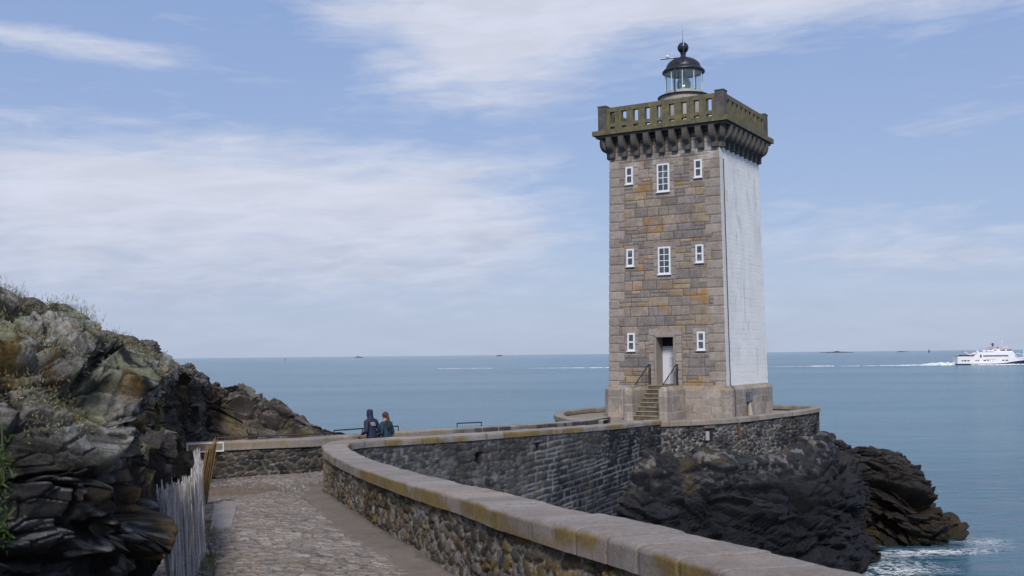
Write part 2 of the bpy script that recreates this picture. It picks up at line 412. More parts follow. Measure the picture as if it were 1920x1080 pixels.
def pick(pal, r): return pal[np.clip((r*len(pal)).astype(int), 0, len(pal)-1)]
def pat_shaft(u, v, side):
    n = len(u); H = np.ones(n); C = np.zeros((n, 3)); A = np.ones(n)
    L = 2*HB
    for s_ in range(4):
        mk = side == s_
        if not mk.any(): continue
        x = u[mk]-s_*L-HB; z = v[mk]; hb = half(z)
        h, a, b, m = coursed(x*HB/hb if False else x, z, (.33, .50), (.42, 1.15), 11+s_, .012, .03, .04, .24)
        c = pick(GRAN, a)*(.92+.42*b[:, None])
        p = P3(x, z, s_)
        c = c*.72+.28*np.array([.232, .208, .185]); c = c*(.82+.36*fbm(p*np.array([3.5, 6, 1])+a[:, None]*40, 4, 17))[:, None]
        o = sst(fbm(p*2.2+np.array([7.3, 0, 0]), 4, 3), .50, .62)
        c = np.where((b > .72)[:, None], mixc(c, (.29, .170, .062), .15+.65*o), c)       # ochre blocks
        c = np.where(((b > .55) & (b <= .72))[:, None], mixc(c, (.30, .23, .13), .35+.4*o), c)
        c = np.where((a < .10)[:, None], mixc(c, (.16, .155, .165), o*0+.6), c)
        # quoins at both edges and dressed surrounds to the openings
        qh, qa, qb, qm = coursed(np.zeros_like(x), z, (.42, .47), (50, 60), 31, .012, .03, .0, 0)
        edge = HB-np.abs(x); wide = np.where((qa*97 % 1) > .5, .86, .56); q = edge < wide
        jq = np.abs(edge-wide); qh = np.minimum(qh, sst(jq, .008, .04)); qm = np.maximum(qm, 1-sst(jq, .008, .02))
        qc = np.array([.29, .255, .23])*(.86+.26*qa[:, None])
        h = np.where(q, qh, h); m = np.where(q, qm, m); c = np.where(q[:, None], qc, c)
        if s_ == 0:
            for (x0, x1, z0, z1, pad) in WINR+[DOORR]:
                r = np.maximum(np.maximum(x0-x, x-x1), np.maximum(z0-z, z-z1)); ring = (r < pad) & (r > -.1)
                kk = np.floor(z/.42); rr = hsh(kk.astype(int), (x > (x0+x1)/2).astype(int), np.zeros(len(kk), int), 5)
                pj = np.abs(z/.42-np.round(z/.42))*.42
                h = np.where(ring, np.minimum(sst(pad-r, .0, .03), sst(pj, .006, .03)), h); m = np.where(ring, np.maximum(1-sst(pad-r, 0, .02), 1-sst(pj, .006, .018)), m)
                c = np.where(ring[:, None], np.array([.285, .25, .225])*(.86+.28*rr[:, None]), c)
        # pale salt and mortar patches high up under the gallery
        pz = sst(z, 8.6, 9.8)*sst(fbm(p*1.3+3.1, 4, 8), .50, .60)*(s_ == 0)
        c = mixc(c, (.46, .44, .42), pz*.7)
        c = mixc(c, (.085, .075, .072), m*.85)
        if s_ == 1:     # whitewashed side, joints only just showing
            wv = fbm(p*np.array([.9, .35, 1]), 5, 21); wc = np.ones((len(x), 3))*np.array([.80, .80, .80])*(.93+.14*wv[:, None])
            wc = mixc(wc, (.60, .61, .60), sst(wv, .52, .68)*.4)
            wc = mixc(wc, (.30, .31, .31), m*.30*sst(fbm(p*1.1+9, 3, 5), .38, .62)*(.4+.6*(z < 5)))
            dk = sst(fbm(p*np.array([2.6, .8, 1])+5, 5, 23), .66, .74); wc = mixc(wc, (.42, .40, .37), dk*.30)
            # rust run below an old fixing
            for rx, rz0, rz1 in ((-.15, 1.2, 3.6), (.95, 7.2, 8.4), (-1.0, 5.2, 6.0)):
                t = np.exp(-((x-rx+(fbm(p*2, 2, 4)-.5)*.2)/.035)**2)*sst(z, rz0, rz0+.5)*(1-sst(z, rz1-.3, rz1)); wc = mixc(wc, (.22, .17, .10), t*.6)
            plain = edge < .42+.0
            h = .88+.12*h; c = wc
            c = np.where((x < -HB+.42)[:, None], mixc(c, (.55, .56, .57), np.full(len(x), .6)), c)
        H[mk] = h; C[mk] = c
    # rust and damp under the corbels
    return H, C, A
WX = 1.82
WINR = [(-WX-.2, -WX+.2, 8.43, 9.31, .20), (-.33, .33, 7.89, 9.29, .26), (WX-.2, WX+.2, 8.43, 9.31, .20),
        (-WX-.2, -WX+.2, 4.31, 5.18, .20), (-.33, .33, 3.83, 5.18, .26), (WX-.2, WX+.2, 4.31, 5.18, .20),
        (-WX-.2, -WX+.2, .12, 1.0, .20), (WX-.2, WX+.2, .12, 1.0, .20)]
DOORR = (-.50, .45, ZP-.1, .80, .40)
m_tower = amat('tower granite', .92, .13, (1.2, 7.0, 34.0), .45, 28, .02,
               spots=(((.30, .27, .10), 2.2, .60, .70, .35), ((.38, .36, .34), 5.0, .62, .72, .45)), streak=.10)
sq = lambda h: [(-h, -h), (h, -h), (h, h), (-h, h)]
P, C, A, us, side, v = loft_poly(sq(HB), [ZP-.05, 10.85], [0, (HB-HT)*(10.85-ZP)/(ZS-ZP)], pat_shaft, .03, .03, .028)
xx = (us-HB)[:, None]; dr = (side[:, None] == 0) & (xx > DOORR[0]) & (xx < DOORR[1]) & (v[None, :] < DOORR[3]) & (v[None, :] > ZP-1)
sd1 = np.repeat((side == 1)[:, None], len(v), 1)
link('tower_shaft', grid_mesh(tw(P), C, A, closed_u=True, drop=dr | sd1), m_tower, house)
k1 = np.where(side == 1)[0]; k1 = np.r_[k1, k1[-1]+1]
m_lime = amat('limewash', .85, .035, (1.2, 7.0, 34.0), .35, 28, .02, streak=.05)
link('whitewashed_side', grid_mesh(tw(P[k1]), C.reshape(len(us), len(v), 3)[np.r_[k1[:-1], k1[-2]]], None), m_lime, house)

# plinth with chamfered corners, big ashlar with pale pointing
ch = .30
plin = [(-HP+ch, -HP), (HP-ch, -HP), (HP, -HP+ch), (HP, HP-ch), (HP-ch, HP), (-HP+ch, HP), (-HP, HP-ch), (-HP, -HP+ch)]
def pat_ashlar(seed, hh=(.36, .40), ww=(.7, 1.3), lichen=.5):
    def f(u, v, side):
        h, a, b, m = coursed(u, v, hh, ww, seed, .010, .02, .008, 0)
        c = np.array([.315, .275, .245])*(.84+.30*a[:, None]); p = P3(u, v, 2.0)
        g = fbm(p*1.7, 4, seed); c = mixc(c, (.20, .185, .17), sst(g, .5, .7)*.6)
        vm_ = (fbm(p*1.2+4, 3, seed+1) > .40)
        c = mixc(c, (.43, .42, .41), m*.85*vm_); c = mixc(c, (.15, .14, .13), m*.6*(~vm_))
        top = sst(v, v.max()-.30, v.max()-.08)*sst(fbm(p*3+2, 4, seed+5), .42, .58); c = mixc(c, (.27, .20, .085), top*lichen)
        return h*.6+.4, c, np.ones(len(u))
    return f
m_ash = amat('plinth granite', .9, .10, (1.0, 8.0, 50.0), .35, 40, .012, spots=(((.16, .15, .14), 1.6, .55, .72, .5),), streak=.28)
P, C, A, us, side, v = loft_poly(plin, [ZB-.6, ZP-.22, ZP-.02], [0, 0, HP-HB+.02], pat_ashlar(41), .05, .03, .012)
link('plinth', grid_mesh(tw(P), C, A, closed_u=True), m_ash, house)

# entrance stair between two low walls
YF = -2.5-HB+.02          # outer end of the wing walls in the tower frame
def wing(x0, x1):
    c_ = .07; pl = [(x0+c_, YF), (x1-c_, YF), (x1, YF+c_), (x1, -HB+.1), (x0, -HB+.1), (x0, YF+c_)]
    P, C, A, us, side, v = loft_poly(pl, [ZB-.5, ZP-.20, ZP-.012], [0, 0, .13], pat_ashlar(43+int(x0*3), (.36, .41), (.6, 1.4), .8), .04, .03, .010)
    me = grid_mesh(tw(P), C, A, closed_u=True)
    bm = bmesh.new(); bm.from_mesh(me)
    be = [e for e in bm.edges if e.is_boundary and min(e.verts[0].co.z, e.verts[1].co.z) > ZP-.1]
    bmesh.ops.contextual_create(bm, geom=be); bm.to_mesh(me); bm.free()
    cl = me.color_attributes.get('Col')
    link('stair_wall', me, m_ash, house)
wing(-1.15, -.68); wing(.61, 1.08)
m_jamb0 = mat('lit-tone tread granite', (.26, .225, .18), .9, bump=.4, bscale=25, var=.2, vscale=3, alt=(.20, .16, .08), altscale=2.2, altlo=.5, althi=.7)  # treads coloured lighter, as if catching more light than the risers
m_step = mat('shade-tone step granite', (.085, .075, .062), .9, bump=.4, bscale=25, var=.25, vscale=3, alt=(.16, .135, .075), altscale=2.2, altlo=.45, althi=.65)  # same granite darkened for the risers: their shade is in the colour
for i in range(8):
    z1 = ZB+.08+(i+1)*(ZP-.02-ZB-.08)/8; y0 = YF+.15+i*.262
    TB().box((-.035, (y0-HB+.75)/2, (z1+ZB-.4)/2), (1.36, -HB+.75-y0, z1-ZB+.4), bev=.01).build('step', m_step)
    TB().box((-.035, y0+.10, z1+.004), (1.35, .27, .05), bev=.012).build('tread', m_jamb0)

# door
m_white = mat('white paint', (.70, .71, .74), .5, var=.05, vscale=2)
m_door = mat('door paint', (.66, .68, .76), .45, var=.04, vscale=1.5)
m_glass = mat('window glass', (.035, .05, .06), .08, spec=.8, alt=(.16, .20, .22), altscale=3.0, altlo=.5, althi=.7)
m_dark = mat('dark opening', (.012, .012, .018), .8)
m_jamb = mat('door surround granite', (.265, .235, .21), .9, bump=.4, bscale=30, var=.12, vscale=4)
yd = -HB
b_ = TB()
for x0, x1, z0, z1 in ((-.56, -.47, ZP-.02, .86), (.42, .51, ZP-.02, .86), (-.56, .51, .77, .90)):
    b_.box(((x0+x1)/2, yd+.40, (z0+z1)/2), (x1-x0, .92 if x0 < 0 else .918, z1-z0), bev=.01)
b_.box((-.025, yd+.43, ZP-.03), (1.3, .9, .055)); b_.build('door_surround', m_jamb)
door = TB().box((-.025, yd+.76, (ZP+.02+.28)/2), (.90, .06, .28-ZP-.02), bev=.01).build('door', m_door)
b_ = TB()
for dx in (-.30, -.15, 0, .15, .30): b_.box((-.025+dx, yd+.727, (ZP+.28)/2), (.006, .008, 1.66))
b_.build('plank_groove', mat('groove', (.40, .41, .46), .6), door)
TB().box((-.025, yd+.755, .315), (.90, .07, .05), bev=.008).build('door_rail', m_white, door)
TB().box((-.025, yd+.80, .55), (.90, .02, .46)).build('transom_window', m_dark)
nb = TB().box((.07, yd+.722, -.42), (.36, .012, .46), bev=.002).build('notice', mat('notice paper', (.60, .61, .68), .6), door)
b_ = TB()
for z in (-.22, -.625): b_.box((.07, yd+.714, z), (.36, .006, .016))
for x in (-.105, .245): b_.box((x, yd+.7141, -.42), (.012, .006, .40))
for k in range(9): b_.box((.05+.02*(k % 3), yd+.7142, -.28-k*.034), (.22-.03*(k % 4), .004, .007))
b_.build('notice_border', mat('notice ink', (.30, .29, .36), .6), nb)
TB().box((.34, yd+.71, -.72), (.03, .05, .14), bev=.006).build('handle', mat('brass handle', (.25, .2, .12), .4, 1), door)

# windows: white frames with glazing bars
def window(x, z0, z1, wd, cols, rows):
    y = -half((z0+z1)/2)
    tilt = Matrix.Translation((0, y, (z0+z1)/2)) @ Matrix.Rotation(-math.atan((HB-HT)/(ZS-ZP)), 4, 'X')
    hh = z1-z0; f = TB(); t = .085
    for sx_ in (-1, 1): f.box((x+sx_*(wd/2-t/2), 0, 0), (t, .10, hh), tilt, .008)
    for sz in (-1, 1): f.box((x, .001, sz*(hh/2-t/2)), (wd-t*1.9, .095, t), tilt, .008)
    iw = wd-2*t; ih = hh-2*t
    for k in range(1, cols): f.box((x-iw/2+iw*k/cols, -.008, 0), (.035, .062, ih+.02), tilt)
    for k in range(1, rows): f.box((x, -.006, -ih/2+ih*k/rows), (iw+.02, .060, .035 if rows > 2 else .07), tilt)
    fr = f.build('window', m_white)
    TB().box((x, -.016, 0), (iw+.04, .02, ih+.04), tilt).build('pane', m_glass, fr)
    TB().box((x, -.045, -hh/2-.02), (wd+.08, .12, .05), tilt, .008).build('sill', m_white, fr)
for x0, x1, z0, z1, _p in WINR:
    if x1-x0 > .5: window((x0+x1)/2, z0, z1, x1-x0, 2, 4)
    else: window((x0+x1)/2, z0, z1, x1-x0, 1, 2)

# iron handrails on the stair walls
m_iron = mat('black iron', (.02, .02, .025), .55, .3)
def handrail(x):
    y0 = -HB-.22; y1 = -HB-2.05; f = TB(); zt = ZP+.98
    f.tube([(x, y0, ZP-.02), (x, y0, zt)], .028).tube([(x, y0-.16, ZP-.02), (x, y0-.16, zt)], .024)
    f.tube([(x, y0+.02, zt), (x, y0-.2, zt), (x, y1, ZP+.05)], .024)
    for k in range(2, 11):
        t = k/11.; y = y0-.16+(y1-y0+.16)*t; f.tube([(x, y, ZP-.02), (x, y, zt-(zt-ZP-.05)*t)], .010, 5)
    f.build('handrail', m_iron)
handrail(-.72); handrail(.70)

# corbels, cornice, parapet
m_dkst = mat('gallery stone', (.105, .095, .085), .9, bump=.6, bscale=18, var=.25, vscale=2.5, alt=(.062, .062, .066), altscale=1.8, altlo=.42, althi=.6)
m_lich = mat('lichened gallery stone', (.115, .105, .070), .92, bump=.6, bscale=18, var=.3, vscale=3.2, alt=(.165, .140, .050), altscale=2.6, altlo=.46, althi=.68)
prof = [(0.02, 0), (-.60, 0), (-.60, -.13)]+[(-.60+.36*(1-math.cos(t)), -.13-.52*math.sin(t)) for t in np.linspace(.2, 1.5, 8)]+[(-.22, -.72), (-.20, -.74), (-.20, -.98), (-.16, -1.03), (.02, -1.03)]
cb = MB(); cb.prism(prof, -.135, .135, 'X'); bmesh.ops.recalc_face_normals(cb.bm, faces=cb.bm.faces)
bmesh.ops.bevel(cb.bm, geom=[e for e in cb.bm.edges if abs(e.verts[0].co.x-e.verts[1].co.x) < .01], offset=.012, segments=1, affect='EDGES')
cme = bpy.data.meshes.new('corbel'); cb.bm.to_mesh(cme); cb.bm.free(); cme.materials.append(m_dkst)
HC = HT-.012
def put(me, name, M, parent=house):
    o = bpy.data.objects.new(name, me); COL.objects.link(o); o.parent = parent; o.matrix_parent_inverse = parent_mat(parent).inverted()
    o.location, o.rotation_euler = M.to_translation(), M.to_euler(); return o
for s_ in range(4):
    for k in range(9):
        x = -HC+.20+k*(2*HC-.40)/8
        put(cme, 'corbel', TM @ Matrix.Rotation(math.pi/2*s_, 4, 'Z') @ Matrix.Translation((x, -HC, ZK)))
    put(cme, 'corbel', TM @ Matrix.Rotation(math.pi/2*s_+math.pi/4, 4, 'Z') @ Matrix.Translation((0, -HC*1.414+.14, ZK)) @ Matrix.Diagonal((1, 1.0, 1, 1)))
b_ = TB(); b_.box((0, 0, ZK-.075), (2*HT+.3, 2*HT+.3, .15)).box((0, 0, ZK+.06), (6.86, 6.86, .12), bev=.02); b_.build('corbel_band', m_dkst)
def slab(name, segs, z0, z1, h, m):
    f = TB(); L = 2*h
    for s_ in range(4):
        M = Matrix.Rotation(math.pi/2*s_, 4, 'Z')
        for k in range(segs):
            a = -h+L*k/segs; b2 = a+L/segs-.012
            pts = [(a, -h), (b2, -h), (b2 if k < segs-1 else h, -h), (min(b2, h-.9), -h+.9), (max(a, -h+.9), -h+.9)]
            pts = [(a, -h), (b2 if k < segs-1 else h-.0, -h), (min(b2, h-.9) if k < segs-1 else h-.9, -h+.9), (max(a, -h+.9), -h+.9)]
            f.prism(pts, z0, z1+.004*(k % 3), 'Z', M)
    return f.build(name, m)
slab('cornice', 9, ZK+.123, 11.19, 3.555, m_lich)
TB().box((0, 0, 11.10), (5.4, 5.4, .13)).build('gallery_floor', m_dkst)
hp = 3.31; tk = .26
for s_ in range(4):
    M = Matrix.Rotation(math.pi/2*s_, 4, 'Z'); f = TB(); x0, x1 = -hp+.44, hp-.44; n_ = 9; pit = (x1-x0)/n_; y = -hp+tk/2+.03; ow = .27
    zt = 12.36; 
    for k in range(n_):
        f.box((x0+pit*(k+.5), y, zt-.12), (pit-.010, tk, .24), M, .012)               # top rail stones
        f.box((x0+pit*(k+.5), y+.004, 11.46), (ow+.05, tk-.03, .17), M, .008)            # stone below each opening
    for k in range(n_+1):
        a = x0+pit*k-(pit-ow)/2; b2 = x0+pit*k+(pit-ow)/2
        if k == 0: a = x0-.03
        if k == n_: b2 = x1+.03
        f.box(((a+b2)/2, y, (11.18+zt-.23)/2), (b2-a, tk-.012, zt-.23-11.18), M, .012)
    f.build('parapet', m_lich)
for sx_, sy_ in ((-1, -1), (1, -1), (1, 1), (-1, 1)):
    f = TB(); f.box((sx_*(hp-.21), sy_*(hp-.21), 11.8), (.46, .46, 1.26), bev=.02).box((sx_*(hp-.21), sy_*(hp-.21), 12.455), (.50, .50, .08), bev=.02)
    f.build('corner_post', m_dkst)

# lantern
m_black = mat('black painted metal', (.020, .020, .032), .42, .2, bump=.1, bscale=8, var=.3, vscale=4)
m_ring = mat('pale lantern base', (.34, .33, .30), .6, var=.2, vscale=3, alt=(.12, .10, .08), altscale=3, altlo=.55, althi=.7)
lz = lambda p: [(r, z) for r, z in p]
lan = TB().lathe([(.0, 11.1), (1.25, 11.1), (1.25, 13.10), (1.30, 13.12), (1.30, 13.22), (1.14, 13.26), (1.02, 13.30), (1.0, 13.42), (0, 13.42)]).build('lantern_base', m_ring, smooth=False)
TB().tube([(1.33*math.cos(t), 1.33*math.sin(t), 13.17) for t in np.linspace(0, 2*math.pi, 40)], .035, 6).build('lantern_ring', m_black)
def glassmat():
    m = bpy.data.materials.new('lantern glass'); m.use_nodes = True; n = NT(m.node_tree); n.n.clear()
    a = n.new('ShaderNodeBsdfTransparent'); a.inputs[0].default_value = (.86, .95, .96, 1); g = n.new('ShaderNodeBsdfGlossy'); g.inputs[1].default_value = .03
    x = n.new('ShaderNodeMixShader'); x.inputs[0].default_value = .13; n.l.new(a.outputs[0], x.inputs[1]); n.l.new(g.outputs[0], x.inputs[2])
    n.l.new(x.outputs[0], n.new('ShaderNodeOutputMaterial').inputs[0]); return m
m_lg = glassmat()
gl = TB().lathe([(.955, 13.40), (.955, 14.56)], seg=10).build('lantern_glass', m_lg)
f = TB()
for k in range(10):
    t = 2*math.pi*k/10; f.tube([(.965*math.cos(t), .965*math.sin(t), 13.38), (.965*math.cos(t), .965*math.sin(t), 14.56)], .028, 6)
f.build('glazing_bar', mat('glazing bar paint', (.50, .52, .54), .5))
dome = [(0, 14.50), (.93, 14.50)]
dm = TB().lathe([(.90, 14.50), (1.03, 14.44), (1.09, 14.47), (1.10, 14.53), (1.02, 14.63), (.90, 14.70)]+[(.90*math.cos(t), 14.70+.58*math.sin(t)) for t in np.linspace(.08, 1.40, 10)]+[(.17, 15.30), (.14, 15.34), (.13, 15.46), (.17, 15.50), (.12, 15.53)], seg=40).build('dome', m_black, smooth=True)
TB().ball((0, 0, 15.80), .29, seg=24).build('vent_ball', m_black, smooth=True)
TB().lathe([(0, 14.515), (.93, 14.515)]).build('lantern_ceiling', mat('ceiling paint', (.40, .43, .43), .7))
lens = TB().lathe([(.0, 13.42), (.26, 13.42), (.30, 13.55)]+[(.16+.19*math.sin(t)+(.018 if i % 2 else 0), 13.55+.62*(i/19.)) for i, t in enumerate(np.linspace(.45, 2.7, 20))]+[(.10, 14.20), (0, 14.22)], seg=24).build('lens', mat('lens glass', (.16, .24, .22), .15, .3, spec=.9, alt=(.45, .52, .50), altscale=6, altlo=.45, althi=.65))
TB().tube([(0, 0, 14.2), (0, 0, 14.52)], .05).build('lens_post', m_iron)
TB().tube([(0, 0, 16.05), (0, 0, 16.25)], .03).tube([(0, 0, 16.25), (0, 0, 16.72)], .013, 6).build('lightning_rod', m_iron)
# aerials and the bracket in front of the dome
f = TB().tube([(-.02, -1.15, 13.1), (-.02, -1.15, 14.98)], .030, 6).tube([(-.66, -1.45, 14.93), (.42, -1.0, 15.0)], .022, 6).tube([(.42, -1.0, 15.0), (.42, -1.0, 15.6)], .03, 6)
f.build('aerial_bracket', m_iron)
TB().tube([(.42, -1.0, 15.55), (.42, -1.0, 16.62)], .016, 6).build('aerial', mat('aerial white', (.55, .56, .60), .5))
TB().ball((-.32, -1.33, 15.06), .095, (1, 1, .9)).tube([(-.32, -1.33, 14.95), (-.32, -1.33, 15.02)], .03).ball((-.12, -1.27, 14.98), .05, (1.3, 1, .7)).build('navigation_receiver', m_white, smooth=True)

# cable down the white side, electric box and pipe at its foot
m_cable = mat('dark cable', (.06, .05, .05), .8, alt=(.14, .075, .035), altscale=3, altlo=.5, althi=.6)
pts = []
for z in np.linspace(9.3, ZP+.02, 24): pts.append((half(z)+.025, -half(z)+.40+.012*math.sin(z*5), z))
pts += [(HP-.08, -HB+.38, ZP-.12), (HP+.02, -HB+.36, ZP-.25), (HP+.02, -HB+.37, ZB)]
TB().tube(pts, .022, 6).build('cable', m_cable)
f = TB().box((HP+.08, -.95, ZP-.62), (.20, .48, .50), bev=.02).build('electric_box', mat('blue grey box', (.085, .11, .14), .5, alt=(.05, .04, .04), altscale=4))
TB().box((HP+.20, -.95, ZP-.62), (.03, .36, .36), bev=.01).build('box_lid', mat('blue grey lid', (.13, .17, .21), .45), f)
TB().tube([(HP+.1, -.95, ZP-.85), (HP+.16, -1.0, ZB+.02)], [.07, .13], 8).build('downpipe', mat('pale pipe', (.36, .32, .28), .8))

# ================================================================= PATH AND WALLS
def zpath(Y): return -3.25+np.where(Y < 25, (25-np.minimum(Y, 25))*.06, 0)-.0*Y
def zp(Y):    # ramp that eases into the level causeway
    r = -(1.75+.06*np.asarray(Y, float)); k = .06; f_ = -3.32
    d = r-f_; return f_+.5*(d+np.sqrt(d*d+k*k))
# edge of the curved wall on the path side: pixel of its top edge and distance
NEAR = [(1390, 1080, 5.6), (1313, 1055, 6.15), (1160, 1012, 7.35), (1038, 981, 8.5), (944, 957, 9.8), (875, 935, 11.3), (802, 916, 13.1), (761, 904, 14.6),
        (714, 889.5, 16.6), (672, 875, 19.2), (637, 861, 22.2), (618, 850, 24.3), (606, 841, 25.7), (607, 833, 26.9), (632, 826.5, 27.9), (686, 822, 29.0), (749, 819, 30.3), (843, 814, 32.5), (938, 807.5, 34.9),
        (1032, 801.5, 38.0), (1127, 795, 42.2), (1185, 789.5, 45.2), (1215, 786.8, 46.6)]
W0 = [at(*q) for q in NEAR]
d0 = (W0[0]-W0[2])[:2]; d0 /= np.linalg.norm(d0)
pre = [np.array([W0[0][0]+d0[0]*k, W0[0][1]+d0[1]*k, -(.85+.06*(W0[0][1]+d0[1]*k))]) for k in (16, 12, 8, 4, 1.5)]
CW, SW = catmull(pre+W0, lambda q: max(.02, min(.055, .0021*abs(q[1]))) if q[1] > 2 else .06)
def normals2(c):
    t = np.gradient(c[:, :2], axis=0); t /= np.linalg.norm(t, axis=1)[:, None]; return np.stack([-t[:, 1], t[:, 0]], 1)
NW = normals2(CW)               # left of travel = path side
k_ = np.ones(41)/41             # smooth the offset direction so the inner side of the bend stays clean
NWs = np.stack([np.convolve(np.pad(NW[:, i], 20, 'edge'), k_, 'valid') for i in (0, 1)], 1); NWs /= np.linalg.norm(NWs, axis=1)[:, None]
WT = .62; COP = .19
iw = np.argmin(CW[:, 0]+1e3*(CW[:, 1] < 24))   # westmost point of the nose
ZT = CW[:, 2]

def wall_sheet(c, s, nrm, off, zt, zb, dz, pat, dmax, under=0.0):
    """vertical sheet below a top line; c (n,2) plan points pushed out by off along nrm; rows every dz down to zb"""
    H_ = (zt-zb).max(); nv = max(3, int(H_/dz)+1)
    t = np.linspace(0, 1, nv); v = t[None, :]*(zt-zb)[:, None]           # depth below the top
    uu = np.repeat(s, nv); vv = v.ravel()
    h, C = pat(uu, vv, (zt[:, None]-v).ravel())
    q = c[:, None, :]+nrm[:, None, :]*(off+((h.reshape(len(s), nv)-1)*dmax)[..., None])
    P = np.concatenate([q, (zt[:, None]-v)[..., None]], 2)
    return P, C
def coping_mesh(c, s, nrm, w_, zt, th, seed, jl=(.65, 1.1), over=.0, colour=(.30, .265, .245), lich=.5, ztop_noise=.012, darkmix=None):
    """cap stones: section walks up the path side, over the top and down the other side"""
    rng = np.random.RandomState(seed); js = [0.]
    while js[-1] < s[-1]+2: js.append(js[-1]+rng.uniform(*jl))
    js = np.array(js); j = np.searchsorted(js, s)-1; e = np.minimum(s-js[j], js[j+1]-s); r = rng.rand(len(js), 5)
    sec = [(0.0, -th), (0.0, -th*.75), (0.0, -th*.5), (0, -th*.25), (0, -.030), (.010, -.008), (.035, 0)]+[(x, 0) for x in np.linspace(.06, w_-.06, 16)]+[(w_-.035, 0), (w_-.01, -.008), (w_, -.03), (w_, -th*.5), (w_, -th)]
    sec = np.array(sec); nv = len(sec)
    U = np.repeat(s, nv); A_ = np.tile(sec[:, 0], len(s)); Z_ = np.tile(sec[:, 1], len(s)); J = np.repeat(j, nv); E = np.repeat(e, nv)
    # the joints wander across the top
    p = P3(U, A_, Z_*2)
    g = 1-sst(E+(fbm(p*3, 3, seed)-.5)*.02, .004, .018)
    hz = (fbm(p*1.4, 4, seed+1)-.5)*ztop_noise*2.2+(r[J, 0]-.5)*.014-g*.018+(fbm(p*7, 3, seed+6)-.5)*.012
    side_ = (fbm(p*2.2, 4, seed+2)-.5)*.030+(r[J, 1]-.5)*.016-g*.014
    onside = Z_ < -.02
    left = A_ < w_/2
    o = A_.copy(); o = np.where(onside & left, o-side_-over, o); o = np.where(onside & ~left, o+side_+over, o)
    cz = np.repeat(zt, nv)+Z_+np.where(onside, 0, hz)
    P = np.repeat(c, nv, 0)-np.repeat(nrm, nv, 0)*o[:, None]
    P = np.concatenate([P, cz[:, None]], 1).reshape(len(s), nv, 3)
    C = np.ones((len(U), 3))*np.array(colour)*(.84+.28*r[J, 2][:, None])
    C = C*(.9+.2*fbm(p*1.3, 4, seed+3))[:, None]
    pink = sst(fbm(p*.8+3, 3, seed+8), .5, .65); C = mixc(C, np.array(colour)*np.array([1.12, .96, .86]), pink*.5)
    li = np.where(onside, sst(fbm(P3(U*1.2, Z_*3, 1.7), 4, seed+4)+.10*(r[J, 3]-.5), .40, .56), 0)*lich
    C = mixc(C, (.225, .155, .038), li*.85)
    if darkmix is not None:
        dm_ = np.repeat(darkmix, nv)*np.where(onside, 1, .0)*np.where(r[J, 4] > .22, 1, .2)
        C = mixc(C, (.045, .045, .052), dm_*.85)
        mj = g*dm_; C = mixc(C, (.30, .30, .30), mj*.8)
    else: C = mixc(C, (.11, .10, .085), g*.8)
    return grid_mesh(P, C)

def pat_rub(seed, su, sv, pal, mort, mf=.8, joint=.16, warm=None, jit=.8, mt=(.28, .52)):
    pal = np.array(pal)
    def f(u, v, z):
        h, a, b, m = rubble(u, -v, su, sv, seed, joint, jit, .35)
        c = pick(pal, a)*(.65+.7*b[:, None]); p = P3(u, v, 0.3)
        g = fbm(p*4, 4, seed+3); c = c*(.75+.5*g)[:, None]
        mv = m*mf*sst(fbm(p*1.6+8, 4, seed+4), *mt)
        deep = m*(1-sst(fbm(p*1.6+8, 4, seed+4), *mt)); c = c*(1-.62*deep)[:, None]
        c = mixc(c, np.asarray(mort), mv)
        h = h*(.55+.45*b); h = np.where(m > .5, h+.28*(mv > .4), h)
        if warm is not None:
            t = warm(u); c = mixc(c, np.array([.34, .285, .20]), t*.75)  # blends a warm sunlit tone into the stone colour
        return h, c
    return f
PAL_NEAR = [(.125, .095, .062), (.10, .078, .052), (.085, .072, .055), (.14, .105, .06), (.10, .095, .088), (.17, .12, .05), (.07, .058, .046), (.14, .128, .115), (.19, .175, .16)]
m_rub = amat('rubble masonry', .93, .22, (2.0, 11, 48), .9, 36, .03, spots=(((.15, .11, .045), 2.2, .57, .70, .4), ((.36, .35, .33), 5.5, .62, .70, .5)))
m_cop = amat('coping granite', .9, .13, (1.6, 20.0, 70.0), .8, 70, .012, spots=(((.20, .17, .15), 1.2, .5, .75, .35), ((.34, .23, .10), 1.7, .64, .74, .4), ((.42, .41, .40), 6, .66, .74, .35), ((.085, .08, .075), 34, .57, .66, .6), ((.22, .15, .05), 3.2, .60, .70, .45)))
wall = empty('parapet_wall', (CW[iw, 0], CW[iw, 1], -3.3), 'long hairpin stone wall in the foreground, curving from the bottom right corner round to the lighthouse, with ochre lichened flat coping', 'wall')
c2 = CW[:, :2]
ii = slice(0, len(SW))
link('coping', coping_mesh(c2, SW, NWs, WT, ZT, COP, 5, (.45, 1.0), .012, (.285, .255, .235), 1.0), m_cop, wall)
# side facing the path, left out of finer detail beyond the bend where the causeway hides it
Y = CW[:, 1]; zb = zp(Y)-.25
nose = lambda u: np.exp(-((u-SW[iw]+.6)/1.9)**2)  # tan stones round the bend, with the light on them painted in
P, C = wall_sheet(c2, SW, NWs, -.012, ZT-COP+.02, zb, .022, pat_rub(61, .25, .125, PAL_NEAR, (.33, .305, .285), .95, .17, nose, 1.0, (.42, .56)), .042)
link('path_side_masonry', grid_mesh(P, C), m_rub, wall)

